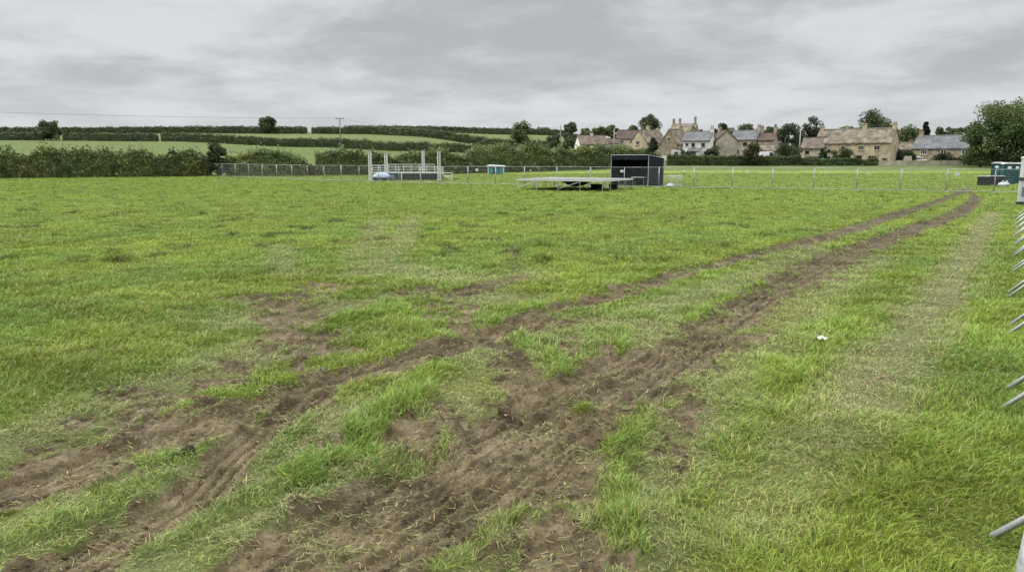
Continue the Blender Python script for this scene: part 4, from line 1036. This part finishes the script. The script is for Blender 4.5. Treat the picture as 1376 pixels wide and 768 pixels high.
def along(s): return np.array([np.interp(s, cum, FP[:, 0]), np.interp(s, cum, FP[:, 1])])
npan = int(cum[-1] / FW) + 1
proto = fence_panel_proto()
ORD = 'first second third fourth fifth sixth seventh eighth ninth tenth eleventh twelfth thirteenth fourteenth fifteenth sixteenth seventeenth eighteenth nineteenth twentieth'.split()
def ordinal(k):
    if k < 20: return ORD[k]
    t = k + 1; tens = {2: 'twenty', 3: 'thirty', 4: 'forty'}[t // 10]
    return {2: 'twentieth', 3: 'thirtieth', 4: 'fortieth'}[t // 10] if t % 10 == 0 else tens + '-' + ORD[t % 10 - 1]
PAN = []
for k in range(npan):
    a, b = along(k * FW), along((k + 1) * FW)
    if k == npan - 1: b = a + (a - along((k - 1) * FW))
    c = (a + b) / 2; o = proto if k == 0 else copy_tree(proto)
    za, zb = gzf(*a), gzf(*b)
    o.location = (c[0], c[1], (za + zb) / 2); o.rotation_euler = (random.uniform(-.02, .02), -math.atan2(zb - za, FW), math.atan2(b[1] - a[1], b[0] - a[0]))
    PAN.append((c, o))
for k, (c, o) in enumerate(PAN):
    cpx = CX + c[0] / c[1] * 1.015 * F
    if cpx < 492: lab = f'{ordinal(k)} mesh fence panel from the hedge at left end'
    elif cpx < 612: lab = f'mesh fence panel in front of the festival stage, {ordinal(k)} from the hedge'
    elif cpx < 890: lab = f'mesh fence panel near staging or black marquee, {ordinal(k)} from the hedge'
    else: lab = f'mesh fence panel at right, {ordinal(npan - 1 - k)} counting back from toilets end'
    tag(o, lab, 'fence panel', 'temporary mesh fence panels across the field')
# little white notices tied to the fence
for px, tx, w_ in ((641, 'small white notice on the fence between stage and teal cabin', .34), (713, 'small white notice on the fence just left of staging end', .16), (793.5, 'small white notice on the fence above the staging middle', .16), (836, 'white notice on the fence in front of dark marquee opening', .34), (920, 'small white notice on the fence right of the black marquee', .26), (1005, 'small white notice on the fence below yellow-green shrub', .24), (1111, 'small white notice on the fence below the farmhouse annexe', .22), (1168, 'small white notice on the fence below farmhouse windows', .2), (1288, 'wide white notice on the fence right of the tyre-track gateway', .42)):
    best = None
    for s in np.linspace(0, cum[-1], 1500):
        q = along(s); e = abs(CX + q[0] / q[1] * 1.015 * F - px)
        if best is None or e < best[0]: best = (e, s, q)
    s, q = best[1], best[2]; d = along(s + .3) - along(s - .3); an = math.atan2(d[1], d[0])
    n = np.array([math.sin(an), -math.cos(an)])
    m = MB(); m.box((0, 0, 0), (w_, .012, w_ * .7)); m.box((0, .03, w_ * .3), (.02, .05, .02))
    o = m.build('fence_notice', M['sign_white'], None); o.location = (q[0] + n[0] * .045, q[1] + n[1] * .045, gzf(*q) + 1.62); o.rotation_euler = (R(4), 0, an)
    tag(o, tx, 'notice', 'white notices tied to the mesh fence')
# ------------------------------------------------------------------ festival stage with four masts (behind the left fence)
def stage():
    D = 98.5; xl, xr = gx(496, D), gx(591, D); W_ = xr - xl; dep = 5.0; dz_ = 1.02
    x0 = (xl + xr) / 2; z = gzf(x0, D)
    r = empty('festival_stage', (x0, D, z)); tag(r, 'raised festival stage with four pale masts and railings, dark skirt along the front', 'stage')
    h = W_ / 2
    MB().box((0, dep / 2, dz_ - .06), (W_, dep, .12)).build('deck', M['deck_ply'], r)
    MB().box((0, -.03, dz_ - .05), (W_ + .02, .05, .16)).build('fascia', M['alu'], r)
    MB().box((h - 3.45, -.008, .45), (6.9, .03, .94)).build('skirt', M['skirt'], r)
    MB().box((h + .01, dep / 2, .45), (.03, dep, .94)).build('skirt', M['skirt'], r)
    for k in (-h + .05, -h + 2.3, -h + 4.2, -h + 6.7, h - .25):
        MB().box((k, -.07, .46), (.14, .1, 1.0)).build('leg', M['alu'], r)
    def mast(x, y, H, w_):
        m = MB(); a = w_ / 2
        for sx in (-1, 1):
            for sy in (-1, 1): m.tube([(x + sx * a, y + sy * a, 0), (x + sx * a, y + sy * a, H)], .06, 6)
        n = int(H / .32)
        for k in range(n):
            za, zb = H * k / n, H * (k + 1) / n; s = 1 if k % 2 else -1
            for sy in (-1, 1): m.tube([(x - s * a, y + sy * a, za), (x + s * a, y + sy * a, zb)], .035, 5)
            for sx in (-1, 1): m.tube([(x + sx * a, y - s * a, za), (x + sx * a, y + s * a, zb)], .022, 5)
        mo = m.build('mast', M['alu'], r)
        MB().box((x, y, H + .05), (w_ + .16, w_ + .16, .1)).build('cap', M['galv'], mo)
        MB().box((x, y, .05), (w_ + .4, w_ + .4, .08)).build('base_plate', M['galv_dull'], mo)
    mast(-h + .15, -.35, 3.72, .30); mast(h - .1, -.35, 3.75, .30); mast(gx(518.5, D - .9) - x0, -.9, 3.5, .28); mast(gx(568.5, D + dep) - x0, dep, 3.85, .26)
    def rail(xa, xb, y, hts, n, H):
        m = MB()
        for q in hts: m.tube([(xa, y, dz_ + q), (xb, y, dz_ + q)], .032, 6)
        for k in range(n + 1):
            xk = xa + (xb - xa) * k / n; m.tube([(xk, y, dz_), (xk, y, dz_ + H)], .04, 6)
        m.build('railing', M['alu'], r)
    rail(gx(521, D + 4.8) - x0, gx(583.5, D + 4.8) - x0, dep - .15, (.3, .62, 1.0), 6, 1.02)
    rail(gx(500, D + 3) - x0, gx(521, D + 3) - x0, dep - 2, (.25, .55, .9), 2, .92)
    rail(gx(583.5, D + 4.8) - x0 + .03, h - .2, dep - .15, (.3, .62), 2, .62)
stage()
def covered_trailer():
    D = 96.3; x = gx(514, D); z = gzf(x, D); r = empty('covered_trailer', (x, D, z), R(4)); tag(r, 'low trailer under a pale blue tarpaulin parked at stage left corner', 'trailer')
    m = MB(); n = 14; k = 6
    prof = [(-1, .45), (-.95, .75), (-.6, .98), (.1, 1.05), (.6, .9), (1, .5)]
    for i in range(n + 1):
        t = i / n; x_ = -1.25 + 2.1 * t; w_ = .75 * (1 - .5 * abs(2 * t - 1) ** 3); hs = (1 - .45 * abs(2 * t - 1) ** 2.5) * (1 + .05 * math.sin(i * 2.1))
        for a, b in prof: m.v.append((x_, a * w_, .3 + (b - .3) * hs))
    for i in range(n):
        for j in range(k - 1): m.f.append((i * k + j, (i + 1) * k + j, (i + 1) * k + j + 1, i * k + j + 1))
    m.build('tarpaulin', M['pale_blue'], r, True)
    MB().box((-.2, 0, .42), (2.2, 1.4, .16)).box((-.2, 0, .26), (2.0, 1.3, .14)).build('chassis', M['blue_grey'], r)
    for sx in (-.9, .25):
        for s in (-1, 1): MB().tube([(sx, s * .6, .22), (sx, s * .78, .22)], .22, 14).build('wheel', M['rubber'], r)
    MB().box((1.15, 0, .45), (.55, .9, .5)).box((1.5, 0, .35), (.4, .08, .08)).build('tool_box', M['blue_grey'], r, bevel=.03)
covered_trailer()
def steps():
    D = 99.5; x = gx(599.5, D); z = gzf(x, D); r = empty('access_steps', (x, D, z)); tag(r, 'short silver access steps with handrail at the stage right end', 'steps')
    m = MB()
    for k in range(4): m.box((-.5 + .32 * k, 0, .8 - .2 * k), (.3, .9, .05))
    m.build('tread', M['alu'], r)
    for s in (-.5, .5):
        MB().tube([(-.65, s, 0), (-.65, s, .95), (.75, s, .95), (.75, s, 0)], .035, 6).tube([(-.65, s, .5), (.75, s, .5)], .025, 6).build('handrail', M['alu'], r)
    o = MB().box((.95, 0, .1), (.8, .7, .2), taper=.8).build('rubber_ramp', M['rubber'], None); o.location = (x + .35, D - .1, z); tag(o, 'flat black ramp lying at the foot of the access steps', 'ramp')
steps()
def teal_cabin():
    D = at(666.5, 233.6)[1]; x = gx(666.5, D); z = gz(x, D); r = empty('teal_cabin', (x, D, z), 0); r.scale = (1.0, 1, .78); tag(r, 'low teal cabin with overhanging white roof out in the far field', 'cabin')
    MB().box((0, 0, .72), (2.5, 1.8, 1.5)).build('wall', M['teal'], r)
    MB().prism([(-1.5, 1.48), (1.5, 1.48), (1.45, 1.66), (-1.1, 1.82), (-1.5, 1.66)], 'y', -1.15, 1.15).build('roof', M['white_plastic'], r, bevel=.04)
    for k in (-.75, .1, .8): MB().box((k, -.92, .72), (.5, .06, 1.2)).build('door', M['teal_light'], r)
    for k in (-1.22, 1.22): MB().box((k, -.93, .72), (.12, .06, 1.44)).build('corner_post', M['white_plastic'], r)
teal_cabin()

# ------------------------------------------------------------------ modular staging (bare deck on legs)
def staging():
    A = np.array(at(693.5, 255.4)); B_ = np.array(at(809.5, 258.3))
    u = (B_ - A) / np.linalg.norm(B_ - A); LA = np.linalg.norm(B_ - A); v = np.array([-u[1], u[0]]); LB = 7.0
    rz = math.atan2(u[1], u[0]); z = gzf(*A)
    r = empty('staging', (A[0], A[1], z), rz); tag(r, 'bare modular staging deck on many thin metal legs beside the black marquee', 'staging')
    H = 1.03; na, nb = 4, 4; da, db = LA / na, LB / nb
    for i in range(na):
        for j in range(nb):
            MB().box(((i + .5) * da, (j + .5) * db, H - .03 + random.uniform(-.004, .004)), (da - .03, db - .03, .035)).build('deck_panel', M['deck_ply'], r)
    f = MB()
    for i in range(na + 1): f.box((i * da, LB / 2, H - .1), (.06, LB, .1))
    for j in range(nb + 1):
        for i in range(na): f.box(((i + .5) * da, j * db, H - .1), (da - .07, .06, .1))
    f.build('edge_frame', M['alu'], r)
    for i in range(na + 1):
        for j in range(nb + 1):
            lg = MB(); x_, y_ = i * da, j * db
            zt = H - .155; zb = gzf(*(A + u * x_ + v * y_)) - z
            lg.tube([(x_, y_, zb), (x_, y_, zt)], .03, 8).box((x_, y_, zb + .02), (.16, .16, .03)); lg.build('leg', M['galv'], r)
    for i in range(na):
        x_ = (i + .5) * da
        if i in (0, 2): MB().tube([(i * da, 0, .2), ((i + 1) * da, 0, H - .2)], .02, 6).build('brace', M['galv_dull'], r)
    for j in (1, 3): MB().tube([(LA, j * db, .2), (LA, (j - 1) * db, H - .2)], .02, 6).build('brace', M['galv_dull'], r)
    # black sheet slung under the front edge
    m = MB(); n = 16
    for i in range(n + 1):
        for j in range(7):
            t, s = i / n, j / 6; sag = math.sin(math.pi * t) ** .7 * (.55 * math.sin(math.pi * s) + .12) * .75
            m.v.append((LA * .5 + t * 2.3, .3 + s * 2.0, H - .17 - sag + .03 * math.sin(9 * t + 5 * s)))
    for i in range(n):
        for j in range(6): m.f.append((i * 7 + j, (i + 1) * 7 + j, (i + 1) * 7 + j + 1, i * 7 + j + 1))
    o = m.build('slung_sheet', M['black_sheet'], None, True); o.location = (A[0], A[1], z); o.rotation_euler = (0, 0, rz); tag(o, 'black sheet sagging beneath the middle of staging deck', 'sheet')
    for k, (q, w_) in enumerate(((.76, .9), (.9, .7))):
        c = A + u * LA * q + v * (3.4 + k); o = MB().box((0, 0, .24), (w_, .6, .48)).box((0, 0, .5), (w_ + .04, .64, .05)).build('equipment_case', M['black_case'], None, bevel=.02)
        o.location = (c[0], c[1], gzf(*c)); o.rotation_euler = (0, 0, rz + .2 * k); tag(o, ['black equipment case on the grass under staging, the larger one', 'black equipment case on the grass under staging right end'][k], 'case')
staging()

# ------------------------------------------------------------------ black marquee
def marquee():
    FL = np.array([gx(822, 77.0), 77.0]); FRp = np.array([gx(871.5, 74.6), 74.6])
    u = (FRp - FL) / np.linalg.norm(FRp - FL); W_ = np.linalg.norm(FRp - FL); rz = math.atan2(u[1], u[0]); dep = 3.6
    z = gzf(*FL)
    r = empty('black_marquee', (FL[0], FL[1], z), rz); tag(r, 'black open-fronted marquee with sloping top and white frame', 'marquee')
    hf, hb = 3.05, 2.72
    MB().prism([(0.02, .02), (dep, .02), (dep, hb - .02), (0.02, hf - .02)], 'x', W_ - .015, W_ + .015).build('side_wall', M['black_sheet'], r)
    MB().prism([(0.02, .02), (dep, .02), (dep, hb - .02), (0.02, hf - .02)], 'x', -.015, .015).build('side_wall', M['black_sheet'], r)
    MB().box((W_ / 2, dep, hb / 2), (W_ - .04, .03, hb - .04)).build('back_wall', M['dark_inside'], r)
    MB().prism([(-.06, hf), (dep + .05, hb), (dep + .05, hb + .04), (-.06, hf + .04)], 'x', -.05, W_ + .05).build('roof', M['black_sheet'], r)
    v = MB(); n = 12
    for i in range(n + 1):
        t = i / n; v.v += [(t * W_, -.075, hf + .03), (t * W_, -.085 - .02 * math.sin(i * 1.7), hf - .42 + .035 * math.sin(i * 2.3))]
    for i in range(n): v.f.append((2 * i, 2 * i + 1, 2 * i + 3, 2 * i + 2))
    v.build('valance', M['black_sheet'], r)
    f = MB()
    for x_ in (-.03, W_ + .03): f.tube([(x_, -.03, 0), (x_, -.03, hf + .02)], .035, 8)
    f.tube([(W_ + .04, dep, 0), (W_ + .04, dep, hb)], .03, 8)
    f.tube([(-.06, -.1, hf + .05), (W_ + .06, -.1, hf + .05)], .026, 6); f.tube([(W_ + .06, -.06, hf + .05), (W_ + .06, dep + .05, hb + .05)], .026, 6)
    f.build('frame', M['galv_dull'], r)
    def inside(ux, uy): c = FL + u * ux + np.array([-u[1], u[0]]) * uy; return (c[0], c[1], gzf(*c))
    t = empty('trestle_table', inside(2.75, .9), rz); tag(t, 'pale-topped trestle table standing inside the marquee', 'table')
    MB().box((0, 0, .92), (1.5, .7, .05)).build('tabletop', M['white_plastic'], t)
    for sx in (-.6, .6): MB().tube([(sx, -.28, 0), (sx, -.28, .89)], .02, 6).tube([(sx, .28, 0), (sx, .28, .89)], .02, 6).tube([(sx, -.28, .45), (sx, .28, .45)], .015, 6).build('leg', M['galv'], t)
    o = MB().box((0, 0, .33), (.8, .55, .66)).box((0, 0, .68), (.84, .59, .05)).build('equipment_case', M['black_case'], None, bevel=.02); o.location = inside(1.6, .8); o.rotation_euler = (0, 0, rz + .1); tag(o, 'black equipment case inside the marquee beside trestle table', 'case')
marquee()

# ------------------------------------------------------------------ crowd barriers
BW, BH = 2.48, 1.1
def barrier_proto():
    r = empty('crowd_barrier', (0, 0, 0)); a = BW / 2 - .03; rc = .18
    pts = [(-a, 0, .26), (-a, 0, BH - rc)] + [(-a + rc - rc * math.cos(q), 0, BH - rc + rc * math.sin(q)) for q in np.linspace(.25, math.pi / 2, 6)]
    pts += [(a - rc + rc * math.sin(q), 0, BH - rc + rc * math.cos(q)) for q in np.linspace(0, math.pi / 2 - .25, 6)] + [(a, 0, BH - rc), (a, 0, .26)]
    f = MB().tube(pts, .021, 12); f.tube([(-a, 0, .26), (a, 0, .26)], .019, 10); f.build('frame', M['barrier_steel'], r, True)
    b = MB(); n = 19
    for k in range(1, n): b.tube([(-a + 2 * a * k / n, 0, .26), (-a + 2 * a * k / n, 0, BH - .02)], .010, 6)
    b.build('infill_bars', M['barrier_steel'], r, True)
    for s in (-1, 1):
        x_ = s * (a - .17)
        MB().tube([(x_, .31, .0), (x_, .06, .26), (x_, -.06, .26), (x_, -.31, .0)], .0155, 10).build('foot', M['barrier_steel'], r, True)
    return r
P1 = np.array([2.27, 2.70]); E = np.array(at(1376.5, 293)); 
bar = barrier_proto()
def put_barrier(o, a, b, label):
    c = (a + b) / 2; za, zb = gzf(*a), gzf(*b)
    o.location = (c[0], c[1], (za + zb) / 2 - .004); o.rotation_euler = (0, -math.atan2(zb - za, np.linalg.norm(b - a)), math.atan2(b[1] - a[1], b[0] - a[0])); tag(o, label, 'crowd barrier', 'crowd barriers lined up along the right edge')
P0 = np.array([.865, 1.145]); u0 = np.array([1.74, 1.60]); u0 /= np.linalg.norm(u0)
put_barrier(bar, P0, P0 + u0 * BW, 'nearest galvanised crowd barrier, its post in the corner by the camera')
u1 = (E - P1) / np.linalg.norm(E - P1); nb = int(round((np.linalg.norm(E - P1) - .1) / 2.53)); 
st0 = P1
for k in range(nb):
    o = copy_tree(bar); a = st0 + u1 * (2.53 * k); put_barrier(o, a, a + u1 * BW, ('farthest crowd barrier closing the row by the mesh fence end' if k == nb - 1 else f'{ordinal(k + 1)} crowd barrier away from the camera along the right edge'))
# two barriers leaning together right of the marquee
for k, (pa, Da, pb, Db) in enumerate(((893, 73.6, 918, 73.0), (897, 74.4, 919.5, 73.7))):
    o = copy_tree(bar); a = np.array([gx(pa, Da), Da]); b = np.array([gx(pb, Db), Db]); c = (a + b) / 2
    o.location = (c[0], c[1], gzf(*c)); o.rotation_euler = (0, 0, math.atan2(b[1] - a[1], b[0] - a[0])); o.scale = (np.linalg.norm(b - a) / BW,) + (1, 1)
    tag(o, ['front crowd barrier of the pair right of the black marquee', 'rear crowd barrier of the pair right of the black marquee'][k], 'crowd barrier', 'crowd barriers beside the marquee')

# ------------------------------------------------------------------ toilets, cases and bags at the right end
def toilet(label, x, y, z, rz, mbody, mroof, mdoor, w_=1.12, h=2.28, sign=True, name='portable_toilet', cat='toilet'):
    r = empty(name, (x, y, z), rz); tag(r, label, cat)
    MB().box((0, 0, h * .47 + .06), (w_, w_, h * .94 - .12)).build('cabin', mbody, r, bevel=.04)
    MB().box((0, 0, .06), (w_ + .06, w_ + .06, .12)).build('skid', M['dark_grey'], r)
    MB().prism([(-w_ / 2 - .06, h * .94 + .002), (w_ / 2 + .06, h * .94 + .002), (w_ / 2 + .02, h * .97), (w_ / 4, h + .04), (-w_ / 4, h + .04), (-w_ / 2 - .02, h * .97)], 'y', -w_ / 2 - .06, w_ / 2 + .06).build('roof', mroof, r, bevel=.03)
    d = MB().box((0, -w_ / 2 - .015, h * .46), (w_ * .68, .05, h * .8)).build('door', mdoor, r, bevel=.02)
    MB().box((w_ * .24, -w_ / 2 - .06, h * .45), (.06, .05, .2)).build('handle', M['rubber'], d)
    for q in (.25, .32, .39): MB().box((w_ / 2 + .012, 0, h * (.5 + q)), (.03, w_ * .6, .035)).build('vent_slot', M['dark_grey'], r)
    for sx in (-1, 1): MB().box((sx * (w_ / 2 - .05), -w_ / 2 - .012, h * .47), (.06, .04, h * .86)).build('corner_rib', mbody, r)
    if sign:
        MB().ball((-.02, -w_ / 2 - .05, h * .78), (.2, .012, .15), 14, 8).build('door_sign', M['sign_white'], d, True)
D = 82.0
for k, (px, dd, lb) in enumerate(((1342.5, 82.4, 'teal portable toilet with white roof, left one behind the black cases'), (1356.5, 80.2, 'middle teal portable toilet with rounded white door sign'), (1369.5, 82.4, 'right-hand teal portable toilet partly behind the fence end'))):
    x = gx(px, dd); toilet(lb, x, dd, gzf(x, dd), -math.atan2(x, dd) + R((-6, 14, -4)[k]), M['teal_dark'] if k != 1 else M['teal'], M['toilet_roof'], M['teal'])
dd = 56.5; x = gx(1389, dd); toilet('tall light grey cabin unit cut off by the right edge', x, dd, gzf(x, dd), -math.atan2(x, dd) + R(10), M['grey_plastic'], M['grey_plastic'], M['white_plastic'], 1.3, 2.95, sign=False, name='site_cabin', cat='cabin')
def case(label, px, D, w_, h, d_, rz=0):
    x = gx(px, D); r = empty('storage_bin', (x, D, gzf(x, D)), -math.atan2(x, D) + rz); tag(r, label, 'bin')
    m = MB().box((0, 0, h / 2), (w_, d_, h)); n = int(w_ / .16)
    for k in range(n): m.box((-w_ / 2 + (k + .5) * w_ / n, -d_ / 2 - .012, h * .45), (.05, .03, h * .75))
    m.build('bin_body', M['black_case'], r, bevel=.015)
    MB().box((0, 0, h + .03), (w_ + .05, d_ + .05, .05)).build('lid', M['galv_dull'], r, bevel=.01)
case('black ribbed bin with pale lid, left of the pair before toilets', 1324.5, 77.0, 1.02, .93, .8); case('black ribbed bin with pale lid, right of the pair before toilets', 1341.5, 77.6, 1.45, .95, .8, R(5))
def bag(label, px, D, s, mt):
    x = gx(px, D); m = MB(); m.ball((0, 0, .26 * s), (.42 * s, .32 * s, .27 * s), 14, 9)
    m.v = [(a * (1 + .18 * math.sin(7 * c + 3 * a)), b * (1 + .15 * math.sin(6 * a)), c * (1 + .14 * math.sin(9 * b + 4 * a))) for a, b, c in m.v]
    m.tube([(.05 * s, 0, .48 * s), (.08 * s, 0, .6 * s), (.16 * s, .02, .68 * s)], .06 * s, 7, .1 * s)
    o = m.build('rubbish_bag', mt, None, True); o.location = (x, D, gzf(x, D)); tag(o, label, 'bag', 'rubbish bags by the toilets')
bag('plump white rubbish bag on the grass before the toilets', 1350.5, 74.5, .85, M['bag_plastic']); bag('smaller pale rubbish bag against the middle toilet', 1355.5, 75.6, .8, M['bag_plastic'])
bag('pale bag slumped at the foot of the marquee barriers', 902, 72.6, .8, M['galv'])
def generator():
    D = 38.5; x = gx(1388, D); r = empty('generator', (x, D, gzf(x, D)), -math.atan2(x, D)); tag(r, 'dark grey generator cabinet behind the last crowd barrier', 'generator')
    MB().box((0, 0, .72), (.9, .8, 1.16)).build('housing', M['grey_plastic'], r, bevel=.05)
    MB().box((0, 0, 1.33), (.96, .86, .16)).build('lid', M['dark_grey'], r, bevel=.015)
    MB().box((0, 0, .08), (1.0, .9, .12)).build('skid', M['rubber'], r)
    for k in range(5): MB().box((0, -.41, .5 + .1 * k), (.6, .03, .035)).build('louvre', M['black_case'], r)
generator()

# ------------------------------------------------------------------ litter and loose earth
def litter():
    x, y = at(1103, 464); m = MB(); n = 7
    for i in range(n):
        for j in range(n): m.v.append(((i / (n - 1) - .5) * .085, (j / (n - 1) - .5) * .075, .010 + .010 * math.sin(i * 1.3 + j * .7) + .008 * math.cos(j * 1.6)))
    for i in range(n - 1):
        for j in range(n - 1): m.f.append((i * n + j, (i + 1) * n + j, (i + 1) * n + j + 1, i * n + j + 1))
    o = m.build('scrap_paper', M['paper'], None, True); o.location = (x, y, gzf(x, y) + .05); o.rotation_euler = (.15, -.1, .3); tag(o, 'crumpled white paper scrap lying on the grass right of ruts', 'litter')
    x, y = at(1185, 514)
    for k, (dx, a) in enumerate(((-.03, .2), (.035, -.35))):
        m = MB(); n = 8
        for i in range(n + 1):
            t = i / n; w_ = .016 * math.sin(math.pi * min(max(t, .04), .96)) ** .6
            m.v += [(t * .07 - .035, -w_, .012 * math.sin(3 * t)), (t * .07 - .035, 0, .012 * math.sin(3 * t) - .008), (t * .07 - .035, w_, .012 * math.sin(3 * t))]
        for i in range(n): m.f += [(3 * i, 3 * i + 3, 3 * i + 4, 3 * i + 1), (3 * i + 1, 3 * i + 4, 3 * i + 5, 3 * i + 2)]
        o = m.build('dead_leaf', M['brown_leaf'], None, True); o.location = (x + dx, y + dx * .3, gzf(x, y) + .045); o.rotation_euler = (.1, .1, a); tag(o, ['curled brown leaf on worn grass, left of two', 'curled brown leaf on worn grass, right of two'][k], 'leaf', 'dead leaves on the worn grass')
    x, y = at(247, 611); m = MB().ball((0, 0, .012), (.06, .035, .028), 16, 10)
    m.v = [(a + .012 * math.sin(80 * b), b + .01 * math.sin(70 * a), max(-.02, c * (1 + .45 * math.sin(45 * a + 30 * b)))) for a, b, c in m.v]
    o = m.build('turned_clod', M['dark_clod'], None); o.location = (x, y, gzf(x, y)); tag(o, 'dark turned clod of wet earth in the left wheel rut', 'clod')
litter()
def clods():
    # crumbs and clods of soil scattered through the mud: one heap nobody could count
    ico = MB().ball((0, 0, 0), (1, 1, .7), 7, 5); bv = np.array(ico.v); bf = ico.f
    n = 60000; Y = 2.2 + 22 * rng.random(n) ** 2.2; X = (rng.random(n) * 2 - 1) * (.75 * Y + .8)
    z, mu = look(X, Y, Zg, Mg); p = sstep(.15, .8, mu) * (.25 + .75 * (fbm(X * 3, Y * 3, 3, 700) > .05)); k = rng.random(n) < p * .5
    X, Y, z = X[k], Y[k], z[k]; n = len(X)
    s = .003 + .011 * rng.random(n) ** 4; s = s * (1 + .02 * Y)
    jit = 1 + .45 * (rng.random((n, len(bv))) - .5)
    V = bv[None] * (s[:, None] * jit)[:, :, None] * np.stack([.7 + .9 * rng.random(n), .7 + .9 * rng.random(n), np.full(n, .75)], -1)[:, None, :]
    V = (V + np.stack([X, Y, z + s * .1], -1)[:, None, :]).reshape(-1, 3)
    f = np.array(bf); fl = (f[None] + (np.arange(n) * len(bv))[:, None, None]).ravel(); ls = np.arange(n * len(f)) * 4
    t = (.55 + .7 * rng.random(n))[:, None] * np.array([.082, .062, .04])
    o = np_mesh('soil_crumbs', V, fl, ls, None, MSOIL, np.repeat(t, len(bv), axis=0), False); tag(o, 'brown crumbs and clods of churned soil in the wheel ruts', 'soil', kind='stuff')
MSOIL = mat_attr('soil_crumb', .85, .2)
clods()
